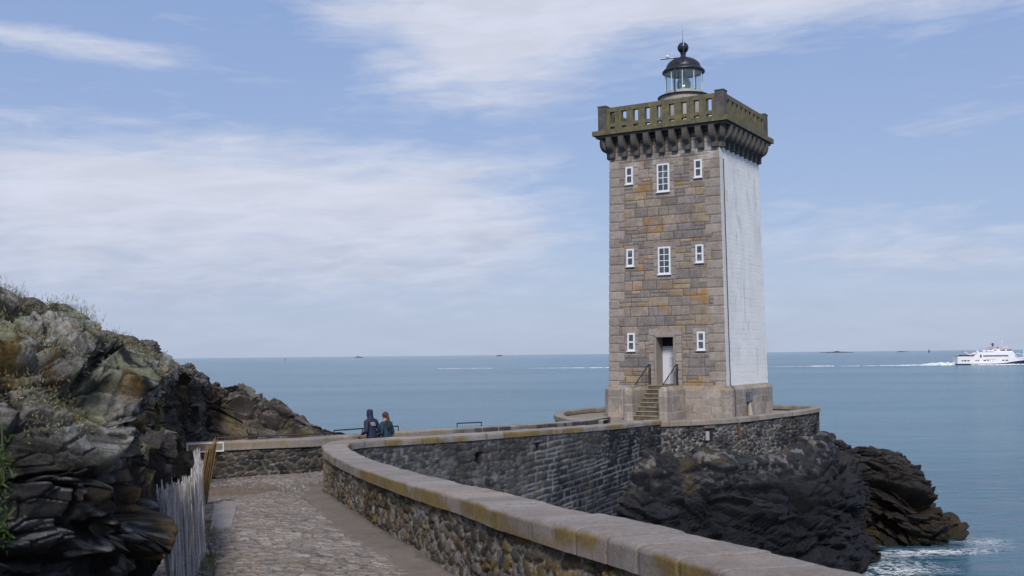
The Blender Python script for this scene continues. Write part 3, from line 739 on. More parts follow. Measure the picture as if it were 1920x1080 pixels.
# side facing the inlet goes down to the sea
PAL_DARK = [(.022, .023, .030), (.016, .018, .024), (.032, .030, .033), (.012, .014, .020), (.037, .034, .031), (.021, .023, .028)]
HOLES = [(900, 862, 32.2, .12, .15), (1010, 841, 35.5, .10, .12)]
gx = c2-NWs*WT
hole_s = []
for hx, hy, hD, hw, hh in HOLES:
    q = at(hx, hy, hD); k = np.argmin(np.abs((gx[:, 0]*1983/gx[:, 1]) - (q[0]*1983/q[1])) + 1e3*(Y < 28) + 1e3*(SW < SW[iw]))
    hole_s.append((SW[k], q[2], hw, hh))
def pat_gully(u, v, z):
    n = len(u); t = u-SW[iw]                                           # courses climb slowly towards the tower end
    h, a, b, m = coursed(u, -v*1.0-.055*t+.0, (.20, .36), (.30, .80), 91, .034, .03, .06, .35)
    h2, a2, b2, m2 = rubble(u, -v, .36, .24, 92, .14, .8, .3)
    top = sst(fbm(P3(u*.3, v*.3, 4), 3, 96)*1.2-v*.16-.02*t, .10, .35)
    h = lerp(h, h2, (top > .5)*1.0); a = np.where(top > .5, a2, a); b = np.where(top > .5, b2, b); m = np.where(top > .5, m2, m)
    c = pick(np.array(PAL_DARK), a)*(.7+.7*b[:, None])
    p = P3(u, v, 0)
    lit = sst(fbm(p*.45, 4, 97)-.12*v+.0-.03*np.maximum(t-8, 0), .05, .40)   # upper part painted lighter as if more lit, weathered grey; black algae below
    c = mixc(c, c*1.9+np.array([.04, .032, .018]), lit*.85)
    mm = m*(.35+.65*sst(fbm(p*.7+5, 4, 93), .42, .58))*np.where(v > 4.6, .45, 1)*sst(fbm(p*2.5+1, 3, 98), .25, .5)
    c = mixc(c, (.25, .25, .26), mm*.8)
    c = mixc(c, (.18, .17, .16), sst(fbm(p*1.6+9, 4, 99), .60, .70)*lit*.6)
    for s0, z0, hw, hh in hole_s:
        r = np.maximum(np.abs(u-s0)/hw, np.abs(z-z0)/hh); h = np.where(r < 1, -3.5, h); c = np.where((r < 1.1)[:, None], .012, c)
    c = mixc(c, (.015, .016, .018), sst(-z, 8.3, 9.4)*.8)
    return h*.9+.1, c
g0 = max(0, np.argmin(np.abs(SW-SW[iw]))-int(0))
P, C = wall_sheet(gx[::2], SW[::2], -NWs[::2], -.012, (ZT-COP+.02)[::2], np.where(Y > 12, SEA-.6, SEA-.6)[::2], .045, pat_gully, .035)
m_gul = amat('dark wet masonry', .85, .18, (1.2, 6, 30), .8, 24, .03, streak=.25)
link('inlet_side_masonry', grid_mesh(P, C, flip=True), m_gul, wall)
# end caps are hidden inside the platform and behind the viewer

# ---- far wall of the causeway
FAR = [(404, 829, 29.4), (500, 824.8, 30.0), (602, 820.5, 30.9), (765, 808.8, 33.3), (875, 802.5, 35.3), (969, 797.5, 37.9), (1051, 792, 41.2), (1100, 788.3, 44.6), (1128, 783.5, 46.6), (1144, 780.5, 47.8)]
F0 = [at(*q) for q in FAR]
F0[0] = F0[0]+(F0[0]-F0[1])/np.linalg.norm(F0[0]-F0[1])*.75
CF, SF = catmull(F0, .045); NF = -normals2(CF)      # towards the causeway
PAL_FAR = [(.050, .047, .048), (.036, .036, .042), (.070, .060, .050), (.085, .078, .068), (.030, .030, .035), (.055, .048, .038)]
far = empty('causeway_wall', (CF[0, 0], CF[0, 1], -3.3), 'low dark rubble wall along the far side of the causeway, its left end outlined in white paint', 'wall')
t_ = np.clip((SF-6)/10, 0, 1)
link('coping', coping_mesh(CF[:, :2], SF, NF, .55, CF[:, 2], .24, 15, (.45, .8), .02, (.27, .25, .225), .45, .008, sst(SF, 7.5, 11)*1.0), m_cop, far)
P, C = wall_sheet(CF[:, :2], SF, NF, -.01, CF[:, 2]-.22, zp(CF[:, 1])-.3, .03, pat_rub(71, .30, .16, PAL_FAR, (.20, .19, .175), .8, .15), .08)
link('masonry', grid_mesh(P, C, flip=True), m_rub, far)
P, C = wall_sheet((CF[:, :2]-NF*.55)[::3], SF[::3], -NF[::3], -.01, (CF[:, 2]-.22)[::3], np.full(len(SF[::3]), SEA-.5), .1, pat_rub(72, .34, .2, PAL_DARK, (.18, .17, .16), .7, .15), .08)
link('sea_side_masonry', grid_mesh(P, C), m_gul, far)
e0 = CF[0]; t0 = (CF[0]-CF[10])[:2]; t0 /= np.linalg.norm(t0); n0 = NF[0]
Mend = Matrix(((t0[0], n0[0], 0, e0[0]), (t0[1], n0[1], 0, e0[1]), (0, 0, 1, e0[2]), (0, 0, 0, 1)))
m_cend = mat('wall end granite', (.20, .165, .13), .9, bump=.5, bscale=30, var=.2, vscale=5)
b_ = MB().box((-.02, -.275, -.12), (.10, .60, .27), Mend, .03).box((-.04, -.275, -.7), (.10, .54, 1.0), Mend, .02); b_.build('end_stone', m_cend, far)
m_wp = mat('worn white paint', (.62, .62, .62), .8, var=.15, vscale=12, bump=.3, bscale=40)
b_ = MB()
b_.box((-.47, .022, -.022), (1.0, .03, .045), Mend, .01).box((-.47, .022, -.248), (1.0, .03, .045), Mend, .01)
b_.box((.012, .022, -.135), (.045, .032, .27), Mend, .01).box((-.955, .022, -.135), (.045, .032, .27), Mend, .01)
b_.build('painted_outline', m_wp, far)

# ---- tower platform
mleft = [(2.55, 47.2, -2.86), (2.1, 49.0, -2.86), (2.0, 51.5, -2.87), (2.6, 54.6, -2.87), (4.8, 57.6, -2.88), (8.5, 59.6, -2.88), (12.3, 58.9, -2.86), (14.9, 57.0, -2.84), (15.75, 55.2, -2.84)]
mfront = [(15.45, 53.9, -2.84), (14.3, 52.3, -2.86), (12.6, 50.6, -2.90), (10.4, 48.5, -2.96), (8.3, 47.2, -2.98), (6.35, 46.5, -2.99), (6.02, 46.35, -2.99)]
loop = [(3.9, 46.0, -2.86)]+mleft+mfront
CT, ST = catmull(loop, .05); NT_ = normals2(CT)      # outward for a loop that runs clockwise
plat = empty('platform_wall', (9.0, 53.0, -3.3), 'low coping and dark stone retaining wall curving round the foot of the lighthouse', 'wall')
cT = CT[:, :2]
dkT = 1-sst(ST, 2, 8)
link('coping', coping_mesh(cT, ST, NT_, .42, CT[:, 2], .22, 25, (.6, 1.1), .03, (.27, .25, .23), .22, .008), m_cop, plat)
def pat_plat(u, v, z):
    h, a, b, m = rubble(u, -v, .34, .17, 82, .16, .85, .4); p = P3(u, v, 0)
    c = pick(np.array(PAL_DARK)*1.35, a)*(.7+.8*b[:, None]); up = sst(fbm(p*.7, 4, 85)-v*.10, .22, .42); c = mixc(c, c*1.5+np.array([.035, .03, .02]), up*.7)
    mm = m*sst(fbm(p*1.1+2, 4, 83), .32, .55); c = mixc(c, (.30, .295, .29), mm*.8); c = c*(1-.5*m*(mm < .2))[:, None]
    c = mixc(c, (.36, .35, .34), sst(fbm(p*np.array([1.2, 2.5, 1])+7, 4, 84), .60, .68)*sst(v, 1.0, 2.0)*.6)
    return h*(.5+.5*b), c
P, C = wall_sheet(cT, ST, NT_, -.01, CT[:, 2]-.20, np.full(len(ST), -8.5), .045, pat_plat, .09)
link('masonry', grid_mesh(P, C, flip=False), m_gul, plat)
PB, CB = wall_sheet((cT-NT_*.42)[::3], ST[::3], -NT_[::3], -.01, (CT[:, 2]-.20)[::3], np.full(len(ST[::3]), ZB-.2), .08, pat_rub(88, .3, .2, [(.10, .09, .06), (.07, .065, .05)], (.2, .19, .17), .5), .03)
link('inner_face', grid_mesh(PB, CB), m_rub, plat)
# drain niche, white stone and rust runs
def on_wall(x, y, D, wd, hh, dp, m, name, lean=0.0):
    q = at(x, y, D); k = np.argmin(np.hypot(cT[:, 0]-q[0], cT[:, 1]-q[1])); nn = NT_[k]; t = np.array([nn[1], -nn[0]])
    M = Matrix(((t[0], nn[0], 0, cT[k, 0]+nn[0]*(dp/2-.03)), (t[1], nn[1], 0, cT[k, 1]+nn[1]*(dp/2-.03)), (0, 0, 1, q[2]), (0, 0, 0, 1)))
    return MB().box((0, 0, 0), (wd, dp, hh), M, .01).build(name, m, plat)
on_wall(1329, 817, 47.6, .22, .40, .05, m_dark, 'drain_hole')
on_wall(1323, 817, 47.5, .17, .40, .09, mat('pale stone', (.34, .33, .33), .9, var=.15), 'pale_stone')
on_wall(1324, 800, 47.6, .6, .12, .10, mat('lintel stone', (.12, .10, .09), .9, var=.2), 'lintel')
on_wall(1413, 812, 49.6, .25, .22, .05, m_dark, 'drain_hole')
on_wall(1381, 805, 48.5, .14, .80, .06, mat('rusty iron', (.13, .055, .03), .9, bump=.6, bscale=20, var=.35, vscale=9, alt=(.05, .03, .03), altscale=5), 'rusty_strap')

# platform floor and grass
def fan(pts, z, name, m, kind, **kw):
    bm = bmesh.new(); bm.faces.new([bm.verts.new((p[0], p[1], z)) for p in pts]); bmesh.ops.triangulate(bm, faces=bm.faces)
    me = bpy.data.meshes.new(name); bm.normal_update()
    if bm.faces and sum(f.normal.z for f in bm.faces) < 0: bmesh.ops.reverse_faces(bm, faces=bm.faces)
    bm.to_mesh(me); bm.free(); return tag(link(name, me, m), kind=kind, **kw)
m_floor = mat('terrace concrete', (.27, .225, .17), .92, bump=.3, bscale=20, var=.2, vscale=1.5, alt=(.20, .18, .15), altscale=1.2)
fan([tuple(q) for q in (cT-NT_*.2)[::20]], ZB+.07, 'terrace_floor', m_floor, 'structure')

# ---- paved ramp and causeway as one sheet between the left border and the wall
LFT = np.array([(-.2, -8), (-1.0, 0), (-1.75, 4), (-2.4, 6.5), (-3.6, 10), (-4.6, 14), (-6.0, 18.3), (-7.9, 22.7), (-9.8, 27.2), (-9.4, 30.2), (-7.0, 30.8), (-5.5, 31.6), (-3.3, 33.6), (-1.2, 35.8), (.6, 38.6), (2.2, 41.8), (3.2, 44.6), (3.6, 46.2), (4.2, 47.6)], float)
def wat(Yv, far_=False):
    sel = (np.arange(len(Y)) > iw) if far_ else (np.arange(len(Y)) <= iw); k = np.where(sel)[0]; k = k[np.argmin(np.abs(Y[k]-Yv))]
    return c2[k]-NWs[k]*.3
RGT = np.array([wat(-8), wat(0), wat(4), wat(6), wat(9), wat(12.5), wat(16), wat(20), wat(23), wat(25), c2[iw]-NWs[iw]*.3, wat(27.8, 1), wat(29.3, 1), wat(31.6, 1), wat(34.5, 1), wat(38, 1), wat(41.5, 1), wat(43.5, 1), wat(45.6, 1)])
prm = np.linspace(0, len(LFT)-1, 40*(len(LFT)-1)+1)
def cr(p, t):
    p = np.vstack([2*p[0]-p[1], p, 2*p[-1]-p[-2]]); i = np.minimum(t.astype(int), len(p)-4)+1; f = (t-(i-1))[:, None]
    return .5*((2*p[i])+(-p[i-1]+p[i+1])*f+(2*p[i-1]-5*p[i]+4*p[i+1]-p[i+2])*f*f+(-p[i-1]+3*p[i]-3*p[i+1]+p[i+2])*f**3)
Lc, Rc = cr(LFT, prm), cr(RGT, prm)
# resample rows finely where close
mid = (Lc+Rc)/2; sm = np.r_[0, np.cumsum(np.linalg.norm(np.diff(mid, axis=0), axis=1))]
rows = [0.]
while rows[-1] < sm[-1]: yq = np.interp(rows[-1], sm, mid[:, 1]); rows.append(rows[-1]+(.08 if yq < 8 else .022 if yq < 19 else .035 if yq < 30 else .06))
rows = np.array(rows[:-1]); prr = np.interp(rows, sm, prm); Lc, Rc = cr(LFT, prr), cr(RGT, prr)
tt = np.linspace(0, 1, 300)
G = Lc[:, None, :]*(1-tt[None, :, None])+Rc[:, None, :]*tt[None, :, None]
gx_, gy_ = G[..., 0].ravel(), G[..., 1].ravel()
al = np.repeat(rows, len(tt)); ac = (np.tile(tt, len(rows))-.5)*np.repeat(np.linalg.norm(Rc-Lc, axis=1), len(tt))
Z = zp(gy_)
# distance from the left border and from the wall, both in metres
dl = np.tile(tt, len(rows))*np.repeat(np.linalg.norm(Rc-Lc, axis=1), len(tt))
h, a, b, m = rubble(ac+(vnoise(P3(al*.6, ac*.6), 3)-.5)*.15, al+.22*ac+(vnoise(P3(al*.5, ac*.5), 4)-.5)*.3, .23, .105, 101, .22, .75, .3)
pp = P3(gx_, gy_, 0)
camber = .05*np.clip(1-(ac/2.0)**2, -1, 1)
gut = np.exp(-((dl-.75)/.4)**2)*.07*(gy_ < 20)*(gy_ > 3)
bumps = (fbm(pp*.8, 4, 7)-.5)*.07
hh = h*(.45+.55*b)
C = pick(np.array([(.25, .215, .19), (.21, .18, .165), (.27, .235, .215), (.19, .17, .16), (.235, .19, .155)]), a)*(.78+.40*b[:, None])
C = C*(.8+.4*fbm(pp*1.6, 4, 8))[:, None]
C = mixc(C, (.055, .047, .040), m*.9)
C = mixc(C, (.075, .085, .035), m*sst(fbm(pp*.9+4, 3, 12), .5, .6)*.4)
# long kerb line of the gutter
kl = 1-sst(np.abs(dl-.78), .01, .03); C = mixc(C, (.07, .06, .05), kl*.7*(gy_ < 17)*(gy_ > 3)); hh = hh-kl*.6*(gy_ < 17)
# bare brown soil near the fence end
soil = sst(.9-np.hypot((gx_+7.1)/1.5, (gy_-26.0)/1.7)+(fbm(pp*1.8, 4, 14)-.5)*.9, .0, .3)
C = mixc(C, (.175, .115, .075), soil*.65); hh = hh*(1-soil*.9)
Zf = Z+camber-gut+bumps+(hh-1)*.034
PP = np.stack([gx_, gy_, Zf], 1).reshape(len(rows), len(tt), 3)
m_path = amat('cobble paving', .9, .14, (.9, 8, 40), .6, 30, .015, spots=(((.14, .12, .10), .6, .55, .75, .4),))
tag(link('path', grid_mesh(PP, C, flip=True), m_path), kind='structure')
def ground(x, y): # height of the paving near a point
    k = np.argmin((gx_-x)**2+(gy_-y)**2); return Zf[k]
# smooth concrete strip along the foot of the wall
sel = (np.arange(len(Y)) <= iw+25) & (Y > -3); cs = c2[sel][::2]; ns = NWs[sel][::2]
wd = np.interp(cs[:, 1], [6, 12, 20, 25, 27], [.62, .55, .60, .55, .25]); tt2 = np.linspace(-.12, 1, 24)
Q = cs[:, None, :]+ns[:, None, :]*(wd[:, None]*tt2[None, :])[..., None]; q = Q.reshape(-1, 2)
q2 = P3(q[:, 0], q[:, 1]); rag = (fbm(q2*2.5, 4, 33)-.5)*.16*np.tile(tt2 > .7, len(cs)); Q = Q+ns[:, None, :]*rag.reshape(len(cs), -1)[..., None]
zz = zp(Q[..., 1])+.022+.02*(1-tt2[None, :])+((fbm(q2*.8, 4, 7)-.5)*.07+(fbm(q2*3, 3, 34)-.5)*.012).reshape(len(cs), -1)
acs = 2.0
zz[:, -1] -= .06
Cc = np.ones((q.shape[0], 3))*np.array([.185, .155, .13])*(.82+.36*fbm(q2*1.3, 5, 35))[:, None]
ed = sst(np.tile(tt2, len(cs))+(fbm(q2*5, 3, 39)-.5)*.4, .0, .10); Cc = mixc(Cc, (.10, .085, .065), (1-ed)*.6)
tag(link('concrete_strip', grid_mesh(np.concatenate([Q, zz[..., None]], 2), Cc, flip=False), amat('trowelled concrete', .92, .10, (1.2, 9, 60), .35, 50, .008)), kind='structure')
# concrete patch in the paving beside the fence
pc = [at(393, 990, 17.3), at(434, 989, 17.5), 0, at(446, 938, 23.0), at(402, 943, 22.3), 0]
gxs = [np.array(p[:2]) if not isinstance(p, int) else None for p in pc]; bm = bmesh.new()
n_ = 14; A0, A1, B1, B0 = gxs[0], gxs[1], gxs[3], gxs[4]
V = [[bm.verts.new((*( (A0*(1-i/n_)+A1*i/n_)*(1-j/n_)+(B0*(1-i/n_)+B1*i/n_)*j/n_ ), 0)) for i in range(n_+1)] for j in range(n_+1)]
for r_ in V:
    for v_ in r_: v_.co.z = ground(v_.co.x, v_.co.y)*.5+.5*(float(zp(v_.co.y))-.0)+.03
for j in range(n_):
    for i in range(n_): bm.faces.new((V[j][i], V[j][i+1], V[j+1][i+1], V[j+1][i]))
bmesh.ops.recalc_face_normals(bm, faces=bm.faces)
r_ = bmesh.ops.extrude_face_region(bm, geom=bm.faces[:]); bmesh.ops.translate(bm, vec=(0, 0, -.12), verts=[g_ for g_ in r_['geom'] if isinstance(g_, bmesh.types.BMVert)])
me = bpy.data.meshes.new('concrete_patch'); bmesh.ops.recalc_face_normals(bm, faces=bm.faces); bm.to_mesh(me); bm.free()
tag(link('concrete_patch', me, mat('patch concrete', (.27, .235, .21), .9, bump=.25, bscale=30, var=.10, vscale=2)), kind='structure')

# ---- rails on the far wall
m_rust = mat('rusty rail', (.085, .038, .030), .75, .3, bump=.4, bscale=30, var=.35, vscale=6)
def rail(s0, s1, hgt, m, label, name='wall_rail', back=.40, r=.022, posts=3, bentdown=True):
    k0, k1 = np.argmin(np.abs(SF-s0)), np.argmin(np.abs(SF-s1)); ks = np.linspace(k0, k1, 8).astype(int)
    P = [np.array([*(CF[k, :2]-NF[k]*back), CF[k, 2]+hgt]) for k in ks]
    o = empty(name, tuple(P[0]-np.array([0, 0, hgt])), label, 'rail', 'rails on the causeway wall'); bar = MB(); bar.tube(P, r, 8); bar.build('bar', m, o)
    for k in np.linspace(0, len(P)-1, posts).astype(int): MB().tube([P[k]+np.array([0, 0, .0]), P[k]-np.array([0, 0, hgt+.08])], r*.9, 6).build('post', m, o)
def s_at(px): return SF[np.argmin(np.abs(CF[:, 0]*FPX/CF[:, 1]+960-px))]
rail(s_at(412), s_at(632), .085, m_rust, 'long rust red pipe rail fixed low on top of the causeway wall beside the rocks', posts=5)
rail(s_at(640), s_at(762), .15, m_iron, 'black iron rail on the wall top that the two standing people lean towards', posts=3, r=.02)
rail(s_at(872), s_at(919), .14, m_iron, 'short black iron rail alone on the wall top between the people and the lighthouse', posts=2, r=.02)

# ================================================================= ROCKS
def bicubic(net, ku, kv, closed=False):
    """smooth surface through a control net (cols, rows, 3)"""
    net = np.asarray(net, float)
    def spl(A, k, closed):
        n = len(A)
        if closed: Ap = np.concatenate([A[-1:], A, A[:2]]); segs = n
        else: Ap = np.concatenate([2*A[:1]-A[1:2], A, 2*A[-1:]-A[-2:-1]]); segs = n-1
        out = []
        for i in range(segs):
            kk = k[i] if isinstance(k, (list, tuple)) else k
            for t in np.arange(kk)/kk:
                p0, p1, p2, p3 = Ap[i], Ap[i+1], Ap[i+2], Ap[i+3]
                out.append(.5*((2*p1)+(-p0+p2)*t+(2*p0-5*p1+4*p2-p3)*t*t+(-p0+3*p1-3*p2+p3)*t**3))
        if not closed: out.append(Ap[-2])
        return np.array(out)
    A = spl(net, ku, closed); return np.transpose(spl(np.transpose(A, (1, 0, 2)), kv, False), (1, 0, 2))
def nrmls(P, closed=False, outward=None):
    du = (np.roll(P, -1, 0)-np.roll(P, 1, 0)) if closed else np.gradient(P, axis=0); dv = np.gradient(P, axis=1)
    n = np.cross(du, dv); n /= np.linalg.norm(n, axis=2)[..., None]+1e-9; return n
def rot_frame(nrm, heading):
    n = np.array(nrm, float); n /= np.linalg.norm(n); a = np.array([math.cos(R_(heading)), math.sin(R_(heading)), 0]); a -= n*a.dot(n); a /= np.linalg.norm(a); return np.array([a, np.cross(n, a), n])
def rockdisp(P, Nn, F, layers, warp=.35, fine=.02, seed=0, bias=0.0, att=None, soft=.13):
    sh = P.shape; p = P.reshape(-1, 3) @ F.T; d = np.zeros(len(p)); crack = np.zeros(len(p)); idm = np.zeros(len(p))
    wv = np.stack([fbm(p*.5, 4, seed+70+k)-.5 for k in range(3)], 1)*warp
    for li, (l, w_, t, amp, tilt, ck) in enumerate(layers):
        q = (p+wv*(1+0*li))/np.array([l, w_, t])+seed*1.7+li*3.1
        F1, F2, hid, vec, hi2, ve2 = voro(q, seed+li*20, .85)
        val = lambda h_, v_: (h_-.5)+tilt*(v_*np.stack([(h_*k % 1)-.5 for k in (13.7, 29.3, 53.9)], 1)).sum(1)
        e = F2-F1; a1, a2 = val(hid, vec), val(hi2, ve2); k_ = .5+.5*sst(e, 0, soft*(1+li*.6))
        d += amp*(a1*k_+a2*(1-k_))
        c_ = 1-sst(e, .0, .12); d -= c_*ck; crack = np.maximum(crack, c_*(ck > 0)); idm += hid/(li+1)
    d += (fbm(p*np.array([3, 3, 5.])*1.0, 5, seed+60)-.5)*fine*2
    d = (d+bias)*(1 if att is None else att.ravel())
    Q = P+Nn*d.reshape(sh[0], sh[1], 1)
    return Q, d, crack, idm/idm.max()
def tones(x): return x

# ---- outcrop under the tower
cols = [((4.0, 43.2, -4.6), (4.5, 41.6, -7.5), (5.0, 40.3)), ((6.4, 45.6, -4.2), (7.0, 43.6, -6.5), (7.8, 41.8)), ((8.9, 46.4, -4.35), (9.8, 44.6, -6.8), (10.8, 43.0)),
        ((11.3, 48.5, -4.8), (12.5, 46.6, -7.2), (13.4, 45.3)), ((13.4, 50.6, -4.55), (14.8, 49.0, -7.0), (15.8, 48.6)), ((15.7, 53.5, -4.1), (16.7, 52.2, -7.0), (17.3, 52.4)),
        ((16.9, 56, -4.8), (17.9, 55.0, -7.5), (18.4, 55.2)), ((18.5, 57.8, -5.15), (19.0, 57.4, -7.5), (19.4, 58)), ((20.3, 58.8, -5.35), (21.0, 57.4, -7.8), (21.2, 57.2)),
        ((22.1, 59.6, -6.1), (22.7, 58.3, -8.2), (23.1, 57.3)), ((23.3, 60.2, -7.9), (23.7, 59, -9.3), (24.0, 57.8)), ((24.3, 61, -9.5), (24.6, 60.5, -10), (24.9, 60)),
        ((23.6, 63, -8.6), (24.2, 64.5, -9.8), (25, 66)), ((19.5, 62.5, -5.9), (20, 65, -8), (20, 68)), ((14, 61.8, -4.5), (14, 65, -7.5), (14, 69)), ((8, 62, -4.5), (8, 65, -8), (8, 68)),
        ((1.6, 58.6, -4.5), (0, 60, -8), (-1, 62)), ((.6, 51, -4.5), (-1.5, 52, -8), (-3, 53)), ((1.0, 47.5, -4.7), (-.5, 48, -8), (-2, 48.0)), ((2.2, 44.6, -5.2), (1.4, 43.6, -8), (1.2, 42.6))]
net = []
for i, (t, m_, b2) in enumerate(cols):
    t = np.array(t); m_ = np.array(m_); b3 = np.array([b2[0], b2[1], SEA-.4]); inn = np.array([9.0, 54, t[2]-.1]) if (i < 6 or i > 13) else np.array([19.0+.3*(i-8), 60.6, t[2]-.05])
    low = b3.copy(); low[:2] += (b3[:2]-m_[:2])*.3; low[2] = SEA-2
    net.append([low, b3, (b3+m_)/2+np.array([0, 0, .2]), m_, (m_+t)/2+(np.array([t[0]-9, t[1]-54, 0])/15*.35), t, t+(inn-t)*.12, t+(inn-t)*.35])
ks = [46]*11+[24]*9
B = bicubic(net, ks, 34, True); Nn = nrmls(B, True)
F = rot_frame((.46, -.30, .86), 25)
Lr = [(3.8, 2.4, 1.1, 1.05, 1.5, .32), (1.9, 1.2, .42, .50, 1.5, .16), (.9, .6, .18, .22, 1.3, .07), (.42, .3, .09, .06, 1.0, .0)]
sgn = 1 if (Nn[100, 100]*np.array([1, -1, .5])).sum() > 0 else -1; Nn = Nn*sgn
ri = np.linspace(0, 7, B.shape[1])[None, :]*np.ones((B.shape[0], 1)); cxm = ((B[..., 0] < 16.3) | (B[..., 1] > 61.5))
att = np.where(cxm, 1-.78*sst(ri.ravel(), 3.2, 4.8).reshape(ri.shape), 1-.45*sst(ri.ravel(), 4.2, 5).reshape(ri.shape))
Q, d, ck, idm = rockdisp(B, Nn, F, Lr, .3, .05, 3, -.12, att, .06)
q = Q.reshape(-1, 3); n2 = nrmls(Q, True).reshape(-1, 3)*sgn; z = q[:, 2]
C = np.ones((len(q), 3))*np.array([.013, .014, .019])*(.7+.75*idm[:, None])
C = C*(.75+.5*fbm(q*1.3, 4, 5))[:, None]
bro = sst(q[:, 0], 16.5, 20)*sst(q[:, 1], 55, 57.5); C = mixc(C, np.array([.036, .030, .026]), bro*.75)
C = mixc(C, (.058, .042, .022), sst(-z, 7.6, 9.6)*sst(q[:, 0], 17, 19.5)*sst(fbm(q*.9, 3, 9), .35, .6)*.9)
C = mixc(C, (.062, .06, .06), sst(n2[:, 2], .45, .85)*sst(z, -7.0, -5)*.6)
C = mixc(C, (.11, .085, .04), sst(fbm(q*1.1+5, 4, 19), .62, .70)*sst(z, -6.5, -5)*.5)
C = mixc(C, (.36, .355, .35), sst(fbm(q*np.array([2.4, 2.4, 3.4])+2, 6, 29, .6), .56, .62)*sst(z, -6.0, -4.8)*sst(17.5-q[:, 0], 0, 3)*.38)
C = mixc(C, (.02, .018, .014), sst(-z, 9.7, 10.3)*.7)
m_rock = amat('dark slate rock', .72, .20, (1.2, 6, 26), 1.0, 9, .12, spots=(((.034, .033, .036), 1.5, .56, .70, .5),), spec=.22)
tag(link('rock_outcrop', grid_mesh(Q, C, closed_u=True, flip=sgn < 0, smooth=False), m_rock), kind='structure')

# ---- rocky slope behind the causeway wall, on the left
def A3(t): return at(*t)
crest = [(-260, 440, 20), (60, 560, 22), (250, 640, 24), (300, 667, 27), (343, 682, 30.5), (396, 706, 34.5), (462, 710, 36.5), (492, 736, 36), (535, 757, 36), (585, 784, 36), (640, 803, 36.5), (700, 822, 37.5), (760, 850, 39)]
base = [(-260, 1300, 12), (80, 1050, 15), (270, 930, 18.5), (296, 880, 21.0), (326, 862, 26.3), (398, 850, 30.9), (462, 846, 31.8), (505, 842, 32.3), (545, 842, 33.0), (590, 840, 33.6), (640, 838, 34.4), (700, 842, 35.8), (760, 860, 38)]
net = []
for i, (a, b2) in enumerate(zip(crest, base)):
    a = A3(a); b2 = A3(b2); n_ = len(crest)
    if i >= 4: b2[2] = -3.7
    low = b2+np.array([0, 0, -8.]); cv_ = (a+b2)/2
    up = a*.78+b2*.22; m1 = a*.50+b2*.50
    if i in (4, 5): m1 = m1+np.array([-.3, 1.6, -.3]); up = up+np.array([0, .3, -.1])
    net.append([low, b2, b2*.72+a*.28, m1, up, a, a+np.array([-.6, 2.2, -.9]), a+np.array([-1.5, 7, -4.5]), a*np.array([1, 1, 0])+np.array([-2, 11, SEA-1.])])
B = bicubic(net, [14, 26, 26, 40, 52, 52, 46, 46, 46, 46, 36, 24], [8, 30, 30, 36, 36, 26, 14, 8]); Nn = nrmls(B); sgn = 1 if Nn[200, 60, 2] > 0 else -1; Nn = Nn*sgn
F = rot_frame((.38, -.16, .91), 10)
Lr = [(2.6, 1.7, .95, .55, 1.3, .20), (1.2, .8, .42, .26, 1.4, .09), (.6, .4, .18, .09, 1.1, .03), (.3, .2, .09, .03, .8, 0)]
Q, d, ck, idm = rockdisp(B, Nn, F, Lr, .3, .04, 8, -.22)
q = Q.reshape(-1, 3); n2 = nrmls(Q).reshape(-1, 3)*sgn
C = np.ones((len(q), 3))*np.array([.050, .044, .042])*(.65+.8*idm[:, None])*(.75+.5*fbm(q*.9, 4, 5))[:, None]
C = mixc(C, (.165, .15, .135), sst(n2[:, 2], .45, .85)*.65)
pxq = 960+FPX*q[:, 0]/q[:, 1]
C = mixc(C, (.028, .024, .022), sst(-q[:, 0]-.45*(q[:, 1]-28), 7.2, 8.2)*sst(-q[:, 2], 1.3, 1.8)*.75)  # shade under the overhanging crest, painted dark on the face below
C = mixc(C, (.13, .13, .05), sst(fbm(q*1.6+3, 4, 31), .60, .68)*.5)
C = mixc(C, (.16, .115, .065), sst(fbm(q*.8+13, 4, 33), .58, .70)*.45)
m_rock2 = amat('weathered slate', .88, .22, (1.2, 7, 30), .9, 18, .05, spots=(((.12, .115, .105), 1.8, .55, .70, .5), ((.015, .015, .016), 2.6, .60, .66, .6)))
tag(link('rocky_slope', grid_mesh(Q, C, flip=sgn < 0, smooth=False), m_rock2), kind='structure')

# ---- near rock face beside the path
colsN = [[(-900, 1900, 3.0), (-820, 1300, 3.1), (-800, 900, 3.3), (-780, 560, 3.7), (-700, 330, 4.6)],
         [(-240, 1330, 4.2), (-230, 1100, 4.3), (-230, 860, 4.4), (-220, 640, 4.8), (-190, 478, 5.5)],
         [(20, 1250, 4.5), (10, 1060, 4.5), (10, 880, 4.6), (10, 700, 4.9), (10, 548, 5.5)],
         [(130, 1210, 4.8), (120, 1040, 4.8), (115, 880, 4.8), (120, 740, 5.05), (110, 588, 5.7)],
         [(225, 1180, 5.1), (212, 1030, 5.1), (215, 890, 5.0), (220, 760, 5.3), (205, 630, 6.0)],
         [(262, 1130, 5.5), (292, 1010, 5.4), (303, 885, 5.4), (308, 765, 5.6), (292, 674, 6.3)],
         [(262, 1075, 6.5), (294, 985, 6.3), (290, 870, 6.4), (296, 765, 6.6), (284, 684, 7.2)],
         [(235, 1060, 7.8), (240, 960, 7.7), (240, 880, 7.9), (240, 790, 8.2), (240, 712, 9)],
         [(150, 1040, 10), (140, 940, 10), (140, 880, 10), (130, 790, 10.2), (120, 700, 11)]]
net = []
for i, c_ in enumerate(colsN):
    c_ = [A3(t) for t in c_]; a = c_[-1]
    net.append([c_[0]+np.array([0, 0, -1.2])]+c_+[a+np.array([-1.0, .7, -.30]), a+np.array([-4, 2.2, -1.2]), a+np.array([-9, 4, -4])])
